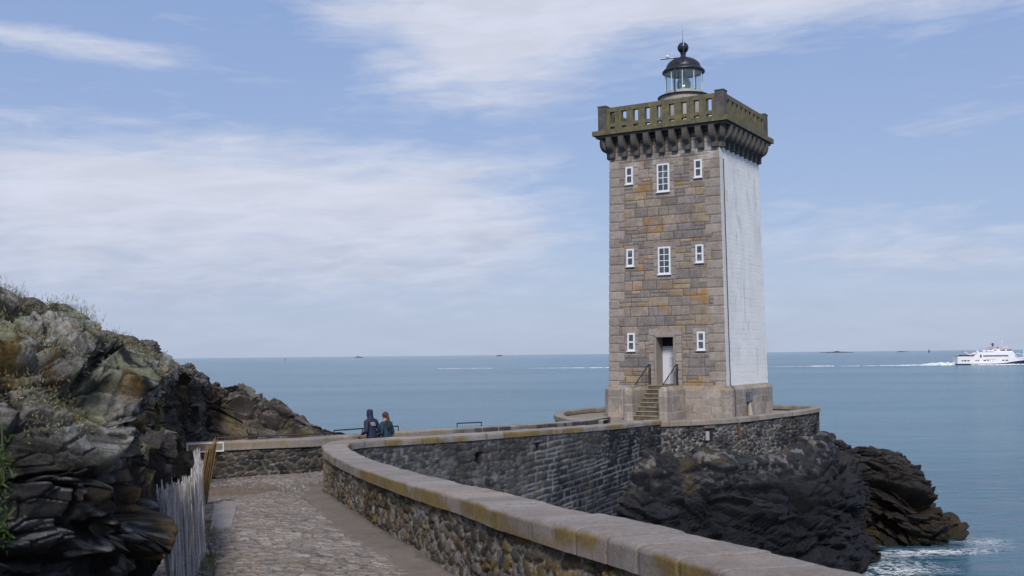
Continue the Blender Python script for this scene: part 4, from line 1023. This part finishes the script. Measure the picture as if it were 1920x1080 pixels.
B = bicubic(net, [20, 40, 70, 70, 70, 80, 60, 30], [60, 64, 64, 80, 120, 60, 16, 8]); Nn = nrmls(B); sgn = 1 if (Nn[200, 150]*np.array([1, -.3, .4])).sum() > 0 else -1; Nn = Nn*sgn
F = rot_frame((.20, .05, .97), 12)
Lr = [(1.5, 1.0, .36, .26, 1.3, .16), (.70, .5, .17, .13, 1.4, .08), (.28, .20, .075, .045, 1.2, .02), (.09, .08, .05, .007, .8, 0)]
att = np.ones(B.shape[:2])*(.30+.35*sst(B[..., 2].ravel(), -2.3, -1.5)+.35*sst(B[..., 2].ravel(), -1.4, -.7)).reshape(B.shape[:2])
Q, d, ck, idm = rockdisp(B, Nn, F, Lr, .22, .030, 15, -.10, att, .19)
q = Q.reshape(-1, 3); n2 = nrmls(Q).reshape(-1, 3)*sgn
cr_ = np.repeat(B[:, 5*1, 2][:, None], B.shape[1], 1)
rowi = np.tile(np.arange(B.shape[1]), B.shape[0])
C = np.ones((len(q), 3))*np.array([.024, .023, .024])*(.6+.85*idm[:, None])*(.7+.6*fbm(q*2.2, 4, 5))[:, None]
lt = sst(q[:, 2]+.25*(fbm(q*1.5, 3, 41)-.5)*4+.18*(q[:, 1]-5), -.48, -.02)
C = mixc(C, (.32, .31, .29), lt*sst(fbm(q*5.0, 5, 42, .6), .40, .50)*.9)
C = mixc(C, (.20, .21, .13), lt*sst(fbm(q*4.4+4, 5, 43, .6), .49, .57)*.85)
C = mixc(C, (.17, .105, .032), lt*sst(fbm(q*5+9, 5, 44), .60, .64)*.8)
C = mixc(C, (.30, .31, .32), sst(n2[:, 2], .5, .9)*sst(fbm(q*4+9, 4, 45), .50, .60)*.45)
C = mixc(C, (.34, .35, .34), sst(fbm(q*3.5+19, 3, 46), .68, .71)*.7)
och = sst(q[:, 0]+.35*(q[:, 1]-5.7)+(fbm(q*2, 4, 47)-.5)*.5, -2.08, -1.92)*(q[:, 2] < -.5)*(q[:, 1] < 6.8)
C = mixc(C, (.20, .135, .06), och*sst(fbm(q*6+9, 4, 48), .42, .54)*.7)
C = mixc(C, (.06, .048, .034), sst(fbm(q*1.4+29, 4, 49), .58, .70)*.4)
pits = sst(fbm(q*9, 4, 51, .6), .56, .64); C = mixc(C, (.02, .02, .02), pits*lt*.75)
C = mixc(C, (.010, .010, .012), ck*.5)  # shade inside the cracks, put into the rock colour
m_rock3 = amat('lichened rock', .9, .20, (3, 14, 60), .9, 45, .02, spots=(((.075, .07, .065), 4.0, .55, .68, .45), ((.09, .085, .04), 3.0, .62, .72, .3)))
tag(link('rock_face', grid_mesh(Q, C, flip=sgn < 0), m_rock3), kind='structure')
ROCKN, ROCKQ = n2, q

# grass, thrift and shaggy lichen growing on the top of the near rock
def blades(name, pts, nr, size, pal, seed, spread=.5, width=.10, label=None, kind='stuff', parent=None):
    rng = np.random.RandomState(seed); n = len(pts)
    dirs = nr+rng.normal(0, spread, (n, 3)); dirs[:, 2] += .3; dirs /= np.linalg.norm(dirs, axis=1)[:, None]
    L = size*rng.uniform(.5, 1.3, n); sd_ = np.cross(dirs, rng.normal(0, 1, (n, 3))); sd_ /= np.linalg.norm(sd_, axis=1)[:, None]
    droop = rng.normal(0, .35, (n, 3)); w_ = width*L
    a = pts-sd_*w_[:, None]*.5; b2 = pts+sd_*w_[:, None]*.5; mid_ = pts+dirs*L[:, None]*.55; tip = pts+(dirs+droop*.6)*L[:, None]
    V = np.stack([a, b2, mid_+sd_*w_[:, None]*.4, mid_-sd_*w_[:, None]*.4, tip], 1).reshape(-1, 3)
    me = bpy.data.meshes.new(name); i0 = np.arange(n)*5
    q4 = np.stack([i0, i0+1, i0+2, i0+3], 1); t3 = np.stack([i0+3, i0+2, i0+4], 1)
    me.from_pydata(V.tolist(), [], q4.tolist()+t3.tolist())
    pal = np.array(pal); c = pal[rng.randint(0, len(pal), n)]*rng.uniform(.7, 1.25, n)[:, None]
    ca = me.color_attributes.new('Col', 'FLOAT_COLOR', 'POINT'); ca.data.foreach_set('color', np.hstack([np.repeat(c, 5, 0), np.ones((n*5, 1))]).astype(np.float32).ravel())
    me.update(); return link(name, me, m_leaf, parent)
m_leaf = amat('grass and tufts', .8, .10, (8,), 0, 10, .01)
rng = np.random.RandomState(4)
cl = fbm(q*2.1+33, 4, 61)
ok = (n2[:, 2] > .15) & (cl > .48) & (q[:, 2] > -.38) & (q[:, 1] > 3.0) & (q[:, 1] < 9.5)
idx = np.where(ok)[0]; idx = rng.choice(idx, min(len(idx), 4500), replace=False)
pts = np.repeat(q[idx], 5, 0)+rng.normal(0, .018, (len(idx)*5, 3))
tag(blades('tufted_lichen', pts, np.repeat(n2[idx], 5, 0), .020, [(.20, .205, .135), (.15, .16, .09), (.25, .25, .19), (.10, .105, .05), (.24, .17, .06)], 2, .9, .22), kind='stuff')
ok = (np.abs(rowi-406) < 34) & (fbm(q*1.7+3, 3, 63) > .45) & (q[:, 1] > 3.2) & (q[:, 1] < 9)
idx = np.where(ok)[0]; idx = rng.choice(idx, min(len(idx), 2000), replace=False)
pts = np.repeat(q[idx], 5, 0)+rng.normal(0, .025, (len(idx)*5, 3))
tag(blades('grass', pts, np.repeat(np.array([[0, 0, 1.]]), len(pts), 0), .028, [(.085, .10, .045), (.12, .13, .07), (.06, .07, .03), (.17, .16, .10)], 5, .5, .07), kind='stuff')
# leafy plant at the left edge
def plant(name, c, rad, n, label):
    c = np.array(c); rng = np.random.RandomState(int(c[1]*100)); p = c+rng.normal(0, 1, (n, 3))*np.array(rad)*.5
    o = empty(name, tuple(c-np.array([0, 0, rad[2]])), label, 'plant', 'green plants on the near rock')
    blades('leaves', p, rng.normal(0, 1, (n, 3)), .030, [(.035, .070, .014), (.022, .048, .012), (.06, .10, .025), (.07, .07, .03)], 8, .9, .30, parent=o)
    f = MB()
    for k in range(7): f.tube([c-np.array([.10, -.02, rad[2]*1.2]), c+rng.normal(0, .3, 3)*rad, c+rng.normal(0, .55, 3)*rad], .004, 5)
    f.build('stems', mat('plant stem', (.06, .09, .03), .8), o)
k1 = np.argmin(((q-at(8, 790, 4.4))**2).sum(1)); k2 = np.argmin(((q-at(-6, 1045, 4.3))**2).sum(1)); k3 = np.argmin(((q-at(-10, 705, 4))**2).sum(1))
plant('leafy_plant', q[k1]+ROCKN[k1]*.06, (.05, .08, .15), 260, 'small bright green plant in a crevice halfway up the near rock at the left edge')
plant('leafy_plant', q[k2]+ROCKN[k2]*.06, (.05, .08, .09), 170, 'small bright green plant low on the near rock in the bottom left corner')

# ================================================================= FENCE
m_pale = amat('weathered chestnut paling', .85, .16, (6, 30, 90), .6, 60, .006)
FB = np.array([(-2.62, 8.3), (-2.92, 9.2), (-3.59, 11.9), (-4.10, 14.1), (-4.95, 17.0), (-5.87, 20.0), (-6.4, 21.7)])
FC, FS = catmull(np.hstack([FB, np.zeros((len(FB), 1))]), .034)
rngf = random.Random(5)
fence = empty('paling_fence', (-3.4, 10.5, -2.5), 'weathered grey picket fence of split wooden stakes between the near rock and the paved path', 'fence')
def paling(k, hgt, wd, lean, col, foot, side=0.0, th=.012):
    """one split stake: tapering, slightly crooked, with a cleft top"""
    n = 9; V = []; Fc = []; Cc = []; L = len(foot)
    t = (FC[min(k+1, len(FC)-1), :2]-FC[k-1 if k else 0, :2]); t /= np.linalg.norm(t)+1e-9; nn = np.array([-t[1], t[0]])
    bx, by = rngf.uniform(-.02, .02), rngf.uniform(-.015, .015); ph = rngf.uniform(0, 6)
    for i in range(n):
        f = i/(n-1.); z = foot[2]+hgt*f; wv = wd*(1-.25*f)*(1+.12*math.sin(f*9+ph)); cx = foot[:2]+nn*(lean*f*f**.3+by*math.sin(f*5+ph))+t*(side*f+bx*math.sin(f*4+ph))
        tt_ = th*(1-.3*f); top = i == n-1
        for a, b2 in ((-.5, -.5), (.5, -.5), (.5, .5), (-.5, .5)):
            zz_ = z+(rngf.uniform(-.05, .03) if top else 0); V.append((*(cx+t*wv*a*(.6 if top else 1)+nn*tt_*b2), zz_)); Cc.append(np.array(col)*rngf.uniform(.75, 1.2))
    for i in range(n-1):
        for j in range(4): a = i*4+j; b2 = i*4+(j+1) % 4; Fc.append((a, b2, b2+4, a+4))
    Fc.append((n*4-4, n*4-3, n*4-2, n*4-1)); return V, Fc, Cc
def mk(name, parts, parent, kind=None):
    V = []; Fc = []; Cc = []
    for v, f, c in parts: o = len(V); V += v; Fc += [tuple(i+o for i in g) for g in f]; Cc += list(c)
    me = bpy.data.meshes.new(name); me.from_pydata(V, [], Fc)
    ca = me.color_attributes.new('Col', 'FLOAT_COLOR', 'POINT'); ca.data.foreach_set('color', np.hstack([np.array(Cc), np.ones((len(Cc), 1))]).astype(np.float32).ravel()); me.update()
    o = link(name, me, m_pale, parent)
    if kind: o['kind'] = kind
allp = []
for k in range(0, len(FC)):
    x, y = FC[k, :2]; far_ = y/18.
    h_ = 1.10+.03*math.sin(k*.13)+.05*math.sin(k*.037+1)+rngf.uniform(-.055, .055)
    if rngf.random() < .07: h_ -= rngf.uniform(.04, .16)
    g_ = rngf.uniform(.30, .46); col = (g_, g_*.975, g_*.985) if rngf.random() < .75 else (g_*.75, g_*.66, g_*.58)
    allp.append(paling(k, h_+.15, rngf.uniform(.026, .048), .07+rngf.uniform(-.04, .05), col, np.array([x+rngf.uniform(-.02, .02), y, float(zp(y))-.12])))
near_first = sorted(range(len(allp)), key=lambda k: FC[k, 1])
vis = [k for k in near_first if FC[k, 1] > 7.2][:92]; rest = [k for k in range(len(allp)) if k not in set(vis)]
for k in vis: mk('paling', [allp[k]], fence)
mk('palings', [allp[k] for k in rest], fence, 'stuff')
f = MB()
for hz in (.30, .82):
    for s_ in (-1, 1): f.tube([(FC[k, 0]+(-.07*hz)+s_*.012, FC[k, 1]+s_*.01, float(zp(FC[k, 1]))+hz+.012*math.sin(k*1.3+s_)) for k in range(0, len(FC), 2)], .0022, 4)
f.build('wire', m_iron, fence)
wr_ = np.random.RandomState(3); kk_ = wr_.randint(0, len(FC), 90); kk_ = kk_[fbm(P3(FS[kk_]*.9, FS[kk_]*0), 2, 77) > .45]
wp = np.repeat(np.stack([FC[kk_, 0]+.12, FC[kk_, 1], zp(FC[kk_, 1])+.0], 1), 22, 0)+wr_.normal(0, 1, (len(kk_)*22, 3))*np.array([.06, .07, .008])
tag(blades('gutter_weeds', wp, np.repeat([[0, 0, 1.]], len(wp), 0), .055, [(.06, .10, .025), (.10, .12, .04), (.16, .14, .07)], 9, .6, .12), kind='stuff')
# rolled up tan end of the fence, leaning on the end of the wall
roll = empty('fence_roll', (-6.5, 22.3, -3.1), 'taller tan bundle of split stakes standing at the far end of the grey fence', 'fence')
cx0, cy0 = at(379, 930, 22.3)[:2]
for k in range(46):
    a_ = k*.55; r_ = .02+.0022*k
    col = np.array([.27, .185, .085])*rngf.uniform(.6, 1.2); top = rngf.uniform(1.12, 1.26)+(.13 if math.cos(a_) > .3 else 0)
    v, f_, c_ = paling(len(FC)-3, top+.14, rngf.uniform(.022, .036), 0, col, np.array([cx0+r_*math.cos(a_)*.9, cy0+r_*math.sin(a_), float(zp(22.3))-.10]))
    V2 = []
    for (x, y, z) in v: t_h = (z-float(zp(22.3))); V2.append((x+.16*t_h+.10*(x-cx0)*t_h, y, z))
    mk('paling', [(V2, f_, c_)], roll)

# ================================================================= PEOPLE
def skinned(name, nodes, m, parent, M, sub=2):
    """nodes: key -> (position, radius, parent key). The first node is the root."""
    ks_ = list(nodes); me = bpy.data.meshes.new(name)
    me.from_pydata([tuple(nodes[k][0]) for k in ks_], [(ks_.index(k), ks_.index(nodes[k][2])) for k in ks_ if nodes[k][2]], [])
    o = bpy.data.objects.new(name, me); COL.objects.link(o)
    md = o.modifiers.new('skin', 'SKIN'); md.use_smooth_shade = True
    for i, k in enumerate(ks_):
        r = nodes[k][1]; r = r if isinstance(r, tuple) else (r, r); d_ = me.skin_vertices[0].data[i]; d_.radius = r; d_.use_root = i == 0
    o.modifiers.new('sub', 'SUBSURF').levels = sub; o.modifiers['sub'].render_levels = sub
    dg = bpy.context.evaluated_depsgraph_get(); dg.update(); ev = o.evaluated_get(dg)
    nm = bpy.data.meshes.new_from_object(ev); bpy.data.objects.remove(o); nm.name = name; nm.transform(M); nm.materials.clear()
    nm.polygons.foreach_set('use_smooth', [True]*len(nm.polygons)); return link(name, nm, m, parent)
m_skin = mat('skin', (.42, .24, .17), .6)
def person(s_px, height, label, jacket, hairc, male, yaw, lean):
    k = np.argmin(np.abs((CF[:, 0]+NF[:, 0]*.42)/(CF[:, 1]+NF[:, 1]*.42)*FPX+960-s_px)); p0 = CF[k, :2]+NF[k]*.42
    fz = float(zp(p0[1]))+.0; sc = height/1.75
    fa = math.atan2(-NF[k, 1], -NF[k, 0])-math.pi/2+R_(yaw)
    M = Matrix.Translation((p0[0], p0[1], fz)) @ Matrix.Rotation(fa, 4, 'Z') @ Matrix.Scale(sc, 4)
    root = empty('person', (p0[0], p0[1], fz), label, 'person', 'people at the causeway wall')
    sh = .185 if male else .165
    def arm(s):
        el_ = (s*(sh+.12), -.06, 1.10) if male else (s*(sh+.10), -.02, 1.08); wr = (s*.20, .24, 1.02) if male else (s*.17, .24, 1.02)
        return el_, wr
    n = {'pelvis': ((0, 0, .95), (.15, .11), None), 'waist': ((0, .01, 1.10), (.135, .10), 'pelvis'), 'chest': ((0, .03, 1.30), (.155, .115), 'waist'), 'neckb': ((0, .05, 1.45), (.085, .075), 'chest'),
         'neck': ((0, .065, 1.52), (.055, .055), 'neckb'), 'head1': ((0, .085, 1.60), (.075, .085), 'neck'), 'head2': ((0, .09, 1.68), (.075, .095), 'head1'), 'crown': ((0, .085, 1.72), (.055, .065), 'head2'),
         'nose': ((0, .195, 1.60), .012, 'head1')}
    for s, nm in ((-1, 'l'), (1, 'r')):
        el_, wr = arm(s)
        n['ear'+nm] = ((s*.082, .08, 1.62), .016, 'head1')
        n.update({'sh'+nm: ((s*sh, .03, 1.40), .058, 'neckb'), 'el'+nm: (el_, .042, 'sh'+nm), 'wr'+nm: (wr, .028, 'el'+nm), 'pa'+nm: ((wr[0]-s*.01, wr[1]+.07, wr[2]-.012), (.038, .018), 'wr'+nm)})
        n['th'+nm] = ((wr[0]-s*.045, wr[1]+.085, wr[2]-.02), .010, 'pa'+nm)
        for q_, (ox, ln) in enumerate(((-.030, .075), (-.010, .088), (.010, .082), (.028, .062))):
            n['f%d%s' % (q_, nm)] = ((wr[0]+s*ox, wr[1]+.10, wr[2]-.012), .009, 'pa'+nm); n['g%d%s' % (q_, nm)] = ((wr[0]+s*ox*1.2, wr[1]+.09+ln*.8, wr[2]-.030), .008, 'f%d%s' % (q_, nm))
        n.update({'hip'+nm: ((s*.095, 0, .86), .095, 'pelvis'), 'kn'+nm: ((s*.10, .02, .48), .058, 'hip'+nm), 'an'+nm: ((s*.10, -.02, .09), .040, 'kn'+nm), 'to'+nm: ((s*.12, .14, .035), (.042, .03), 'an'+nm)})
    skinned('body', n, m_skin, root, M)
    jm = mat('jacket', jacket, .75, var=.18, vscale=9, bump=.5, bscale=14)
    j = {'a': ((0, 0, .80), (.195, .145), None), 'b': ((0, 0, .95), (.19, .145), 'a'), 'c': ((0, .01, 1.12), (.175, .14), 'b'), 'd': ((0, .02, 1.30), (.195, .15), 'c'), 'e': ((0, .04, 1.43), (.135, .11), 'd'), 'f': ((0, .05, 1.50), (.085, .085), 'e')}
    for s, nm in ((-1, 'l'), (1, 'r')):
        el_, wr = arm(s); wr2 = tuple(el_[i]*.08+wr[i]*.92 for i in range(3))
        j.update({'s'+nm: ((s*(sh+.005), .03, 1.39), .085, 'e'), 'm'+nm: (tuple((el_[i]+(s*sh, .03, 1.40)[i])/2 for i in range(3)), .075, 's'+nm), 'e'+nm: (el_, .068, 'm'+nm), 'w'+nm: (wr2, .046, 'e'+nm)})
    if male: j['g'] = ((0, .075, 1.575), (.105, .11), 'f'); j['h'] = ((0, .082, 1.66), (.100, .115), 'g'); j['i'] = ((0, .075, 1.735), (.090, .105), 'h'); j['k'] = ((0, .075, 1.775), (.06, .07), 'i')
    skinned('jacket', j, jm, root, M)
    tm_ = mat('trousers', (.025, .028, .04) if male else (.03, .035, .05), .85)
    t = {'a': ((0, 0, .93), (.165, .125), None)}
    for s, nm in ((-1, 'l'), (1, 'r')): t.update({'h'+nm: ((s*.095, 0, .82), .108, 'a'), 'k'+nm: ((s*.10, .02, .48), .075, 'h'+nm), 'f'+nm: ((s*.10, -.015, .09), .062, 'k'+nm)})
    skinned('trousers', t, tm_, root, M)
    for s in (-1, 1):
        skinned('shoe', {'a': ((s*.10, -.04, .05), (.05, .05), None), 'b': ((s*.11, .06, .045), (.05, .042), 'a'), 'c': ((s*.122, .16, .035), (.044, .032), 'b')}, mat('shoe', (.03, .03, .03), .6), root, M)
    if male:
        f = MB()       # pale lettering block printed across the shoulders
        f.bm.transform
        b_ = MB()
        def back(x, z): return (x, -.128-.03*(z-1.25)*0, z)
        rows_ = [(1.385, [(-.155, .030), (-.115, .035), (-.07, .05)], .026), (1.345, [(-.145, .02), (-.115, .022), (-.085, .03), (-.045, .03), (-.010, .02)], .020), (1.305, [(-.12, .03), (-.08, .035), (-.035, .04)], .014)]
        for z_, gl_, h_ in rows_:
            for x_, w2 in gl_: b_.box((x_+w2/2+.01, -.112-.02*(1.39-z_)-(.10-abs(x_))*.18, z_-.02), (w2, .05, h_), None, .004)
        bmesh.ops.transform(b_.bm, matrix=M, verts=b_.bm.verts); b_.build('back_print', mat('pale print', (.55, .50, .46), .6), root)
    else:
        hm = mat('hair', hairc, .6, var=.3, vscale=30, bump=.6, bscale=60)
        f = MB(); f.ball((0, .070, 1.672), .108, (.92, 1.10, 1.06), 20).tube([(0, .0, 1.66), (-.01, -.055, 1.60), (-.03, -.10, 1.52), (-.05, -.135, 1.40), (-.06, -.145, 1.28), (-.06, -.145, 1.17)], [.06, .05, .055, .055, .042, .012], 10)
        bmesh.ops.transform(f.bm, matrix=M, verts=f.bm.verts); f.build('hair', hm, root, True)
        skinned('hood', {'a': ((-.10, .02, 1.47), (.04, .05), None), 'b': ((0, -.06, 1.46), (.05, .05), 'a'), 'c': ((.10, .02, 1.47), (.04, .05), 'b')}, jm, root, M)
    return root
person(697, 1.715, 'person in a dark navy hooded jacket with a pale print on its back', (.012, .018, .050), None, True, 6, 0)
person(724.5, 1.605, 'person in a teal jacket with a long brown ponytail, standing at the wall', (.008, .038, .065), (.055, .020, .010), False, 2, 0)

# ================================================================= FERRY, WAKE, ISLETS, SEA MARKS
FD = 744.; st = at(1791, 684, FD); SH = empty('ferry', (st[0]+28, FD, SEA), 'white passenger ferry with navy lower hull steaming out of frame on the right', 'ferry')
FM = Matrix.Translation((st[0], FD, SEA)) @ Matrix.Rotation(R_(-3), 4, 'Z')
class SB(MB):
    def build(s, name, m, parent=None, smooth=False):
        bmesh.ops.transform(s.bm, matrix=FM, verts=s.bm.verts); return MB.build(s, name, m, parent or SH, smooth)
def hull(prof, name, m):
    """stations (x, z bottom, z top, half width bottom, half width top)"""
    bm = bmesh.new(); rings = []
    for x, z0, z1, w0, w1 in prof: rings.append([bm.verts.new(p) for p in ((x, -w1, z1), (x, -w0, z0), (x, w0, z0), (x, w1, z1))])
    for a, b2 in zip(rings, rings[1:]):
        for k in range(4): bm.faces.new((a[k], a[(k+1) % 4], b2[(k+1) % 4], b2[k]))
    bm.faces.new(rings[0]); bm.faces.new(rings[-1][::-1]); f = SB(); f.bm.free(); f.bm = bm; return f.build(name, m)
m_sw = mat('ship white', (.78, .79, .82), .4, var=.04, vscale=.3); m_nv = mat('ship navy', (.018, .032, .085), .4); m_sd = mat('ship glass', (.02, .03, .05), .1); m_red = mat('ship deck red', (.30, .10, .08), .7); m_gr = mat('ship grey', (.30, .30, .32), .6)
hull([(-.2, -1, .95, 4.2, 4.8), (10, -1, .95, 4.8, 5), (25, -1, .95, 4.9, 5.1), (32, -1, 1.3, 4.6, 5.1), (38, -1, 2.2, 3.9, 4.9), (46, -1, 3.1, 2.4, 4.0), (53, -1, 4.0, .6, 2.2), (57, 0, 4.6, .05, .3)], 'hull_bottom', m_nv)
hull([(0, .95, 6.0, 4.8, 5), (11, .95, 5.9, 5, 5.05), (13, .95, 7.8, 5, 5.05), (25, .95, 7.8, 5.1, 5.1), (32, 1.3, 7.8, 5.1, 5.1), (35.5, 1.8, 7.8, 5.05, 5.1)], 'hull', m_sw)
hull([(35.6, 1.9, 5.0, 5.0, 5.05), (38, 2.2, 5.0, 4.9, 5.05), (46, 3.1, 5.2, 4.0, 4.6), (53, 4.0, 5.9, 2.2, 3.2), (58, 4.7, 6.6, .3, .6)], 'bow', m_sw)
s_ = SB(); s_.prism([(12.5, 7.7), (15, 8.9), (38.0, 8.9), (39.5, 7.6), (39.5, 5.0), (35, 5.0), (35, 7.7)], -4.8, 4.8); s_.build('upper_deck', m_sw)
s_ = SB(); s_.prism([(24.5, 8.9), (25, 10.8), (36.8, 10.8), (38.2, 9.6), (38.0, 8.9)], -4.0, 4.0); s_.build('bridge', m_sw)
s_ = SB(); s_.prism([(29.8, 9.75), (29.8, 10.55), (33.2, 10.55), (33.2, 9.75)], -4.05, 4.05).prism([(34.2, 9.65), (34.2, 10.6), (37.35, 10.65), (37.8, 9.75)], -4.05, 4.05).prism([(25.8, 9.5), (25.8, 10.4), (26.6, 10.4), (26.6, 9.5)], -4.04, 4.04); s_.build('bridge_windows', m_sd)
SB().prism([(17.5, 5.8), (17.5, 6.6), (34.6, 6.6), (34.6, 5.8)], -5.14, 5.14).build('window_band', m_sd)
SB().prism([(15.4, 5.1), (15.4, 7.2), (16.4, 7.2), (16.4, 5.1)], -5.12, 5.12).build('door', m_sd)
for a, b2 in ((2.7, 3.6), (4.2, 5.9), (6.6, 8.1), (12.2, 13.1), (13.8, 14.7), (17.7, 19.5), (20.3, 21.3), (30.3, 31.8), (32.5, 34.4)): SB().prism([(a, 2.7), (a, 3.45), (b2, 3.45), (b2, 2.7)], -5.13, 5.13).build('window', m_sd)
s_ = SB(); s_.box((22.6, -5.1, 3.9), (6.5, .1, .25)).box((22.2, -5.1, 2.6), (.3, .1, 1.2)).box((24, -5.1, 2.6), (.3, .1, 1.2)); s_.build('side_fitting', m_gr)
SB().prism([(1, 6.0), (1, 6.35), (10.5, 6.35), (11.8, 7.4), (11.8, 6.0)], -4.9, 4.9).build('aft_rail', m_red)
s_ = SB(); s_.box((6.5, 0, 6.7), (5.5, 6, .8)); s_.build('deck_gear', mat('ship dark gear', (.05, .05, .07), .7))
s_ = SB(); s_.tube([(5.2, -3, 9.2), (9, -3, 7.2), (13, -3, 7.9)], .35, 6); s_.build('crane', m_sw)
SB().box((5.0, -3, 9.9), (1.0, 1, 1.1), bev=.2).build('crane_head', m_gr)
for x in (18.6, 21.6, 24.0): SB().tube([(x-1.1, -4.0, 9.6), (x+1.1, -4.0, 9.6)], .65, 12).build('life_raft', m_sw)
SB().box((14.0, -3.8, 9.2), (1.6, 1.6, 1.6), bev=.3).build('locker', m_sw)
s_ = SB(); s_.prism([(21, 10.8), (25.5, 12.6), (26.6, 12.9), (29, 11.8), (36, 11.6), (36, 10.8)], -1.6, 1.6); s_.build('funnel', mat('funnel paint', (.42, .33, .38), .6))
s_ = SB(); s_.tube([(26.2, 0, 12.4), (26.2, 0, 15.2)], .45, 6).box((26.2, 0, 14.4), (1.6, 2.6, .5)).tube([(29.5, 0, 11), (29.5, 0, 12.6)], .5, 6); s_.build('mast', mat('mast dark', (.05, .04, .06), .6))
s_ = SB(); s_.tube([(32.4, 0, 11.6), (32.4, 0, 17.5)], .12, 5).ball((32.4, 0, 15.8), .45).box((34, 0, 12.3), (4.5, 3, .25)).tube([(36, 0, 10.8), (36, 0, 13)], .15, 5); s_.build('radar_mast', m_sw)
s_ = SB(); s_.tube([(40.5, -4, 5), (40.5, -4, 8), (46.5, -3.5, 6.8), (46.5, -3.5, 5.1)], .22, 5).tube([(47.4, 0, 5), (47.4, 0, 10)], .3, 6); s_.build('bow_frame', m_sw)

def foam_mat():
    m = bpy.data.materials.new('foam'); m.use_nodes = True; n = NT(m.node_tree); b = n.n['Principled BSDF']; b.inputs['Base Color'].default_value = (.80, .84, .87, 1); b.inputs['Roughness'].default_value = .9
    tcx = n.new('ShaderNodeTexCoord').outputs['Object']; n.put(b.inputs['Alpha'], n.ramp(n.noise(tcx, .45, 6, .7), .36, .52)); return m
m_foam = foam_mat()
def foam(x0, y0, x1, y1, n, wid, hgt, seed, label=None):
    t = np.linspace(0, 1, n); s = np.linspace(-1, 1, 13); X_ = x0+(x1-x0)*t; Y_ = y0+(y1-y0)*t
    w_ = np.array([wid(a) for a in t]); h_ = np.array([hgt(a) for a in t]); p = P3(X_*.07, Y_*.01, seed)
    w_ = w_*(.4+1.3*sst(fbm(p, 4, seed), .35, .62)); G_ = np.zeros((n, 13, 3)); G_[..., 0] = X_[:, None]; G_[..., 1] = Y_[:, None]+w_[:, None]*s+((fbm(p*.6+3, 3, seed+1)-.5)*8)[:, None]
    q_ = G_.reshape(-1, 3); G_[..., 2] = SEA+.02+(h_[:, None]*(1-s**2)*(.5+1.0*fbm(q_*.5, 3, seed+4).reshape(n, 13)))
    return G_
def foams(name, lst):
    bm = bmesh.new()
    for G_ in lst:
        V = [[bm.verts.new(p) for p in r] for r in G_]
        for i in range(len(V)-1):
            for j in range(len(V[0])-1): bm.faces.new((V[i][j], V[i+1][j], V[i+1][j+1], V[i][j+1]))
    me = bpy.data.meshes.new(name); bmesh.ops.recalc_face_normals(bm, faces=bm.faces); bm.to_mesh(me); bm.free(); tag(link(name, me, m_foam), kind='stuff')
ax = lambda px_, D_: (px_-960)/FPX*D_
foams('wake_foam', [foam(ax(1787, 746), 746, ax(1618, 746), 748, 200, lambda t: 4.5*(1-.5*t), lambda t: 1.2*math.exp(-((t-.12)/.22)**2)+.5*(1-t)+.2, 3),
                    foam(ax(1560, 750), 752, ax(1440, 750), 754, 130, lambda t: 3.0*(1-.6*t), lambda t: .45*(1-t), 5),
                    foam(ax(1608, 750), 750, ax(1572, 750), 752, 30, lambda t: 1.2, lambda t: .15, 15),
                    foam(ax(1140, 790), 790, ax(990, 800), 810, 160, lambda t: 4*(1-.6*t), lambda t: .35*(1-t)+.05, 7), foam(ax(920, 800), 835, ax(812, 800), 840, 110, lambda t: 2.0, lambda t: .18, 9),
                    foam(st[0]+8, 738, st[0]+62, 737, 90, lambda t: 1.6, lambda t: .55, 11)])
m_isl = mat('islet rock', (.07, .075, .085), .95, var=.3, vscale=.05)
def islet(px0, px1, h, D_, label, seed):
    x0, x1 = ax(px0, D_), ax(px1, D_); n = 40; rr = random.Random(seed); G_ = np.zeros((n+1, 9, 3)); ph = rr.uniform(0, 9)
    for i in range(n+1):
        t = i/n; e = max(0, math.sin(math.pi*t))**.4; hh_ = h*e*(.35+.65*abs(math.sin(t*7+ph)*.5+.5*math.sin(t*17+ph*2)))
        for j in range(9): s = j/8*2-1; G_[i, j] = (x0+(x1-x0)*t, D_+s*(x1-x0)*.22*e, SEA-1+(hh_+1)*(1-s*s)**.6)
    me = grid_mesh(G_, flip=False); o = link('islet', me, m_isl); tag(o, label, 'islet', 'islets on the horizon'); return o
islet(1534, 1599, 13, 7600, 'widest low grey islet on the horizon, between the lighthouse and the ferry', 1)
islet(1677, 1700, 9, 8200, 'faint small islet on the horizon right of the widest one', 2)
islet(664, 680, 14, 7400, 'small dark humped islet on the horizon above the two people', 3)
islet(929, 941, 13, 7600, 'tiny dark islet on the horizon between the people and the lighthouse', 5)
b0 = at(1742, 660, 5200); bo = empty('beacon_tower', (b0[0], 5200, SEA), 'tiny beacon tower standing in the sea on the horizon near the ferry', 'beacon')
MB().lathe([(0, -1), (4.5, -1), (3.6, 3), (2.3, 12), (2.6, 12.2), (2.6, 13), (0, 13)], (b0[0], 5200, SEA), 12).build('tower', m_isl, bo); MB().lathe([(0, 13), (1.2, 13), (1.2, 15.4), (0, 16.5)], (b0[0], 5200, SEA), 10).build('lantern', m_isl, bo)
b1 = at(535, 677, 2500); bo = empty('buoy', (b1[0], 2500, SEA), 'tiny red spar buoy floating near the horizon above the dark rocks', 'buoy')
MB().lathe([(0, -1), (1.4, -1), (1.4, .8), (.6, 1.2), (.5, 6.2), (0, 6.3)], (b1[0], 2500, SEA), 10).build('float', mat('buoy red', (.35, .06, .04), .6), bo); MB().ball((b1[0], 2500, SEA+7), .8).build('topmark', m_dark, bo)
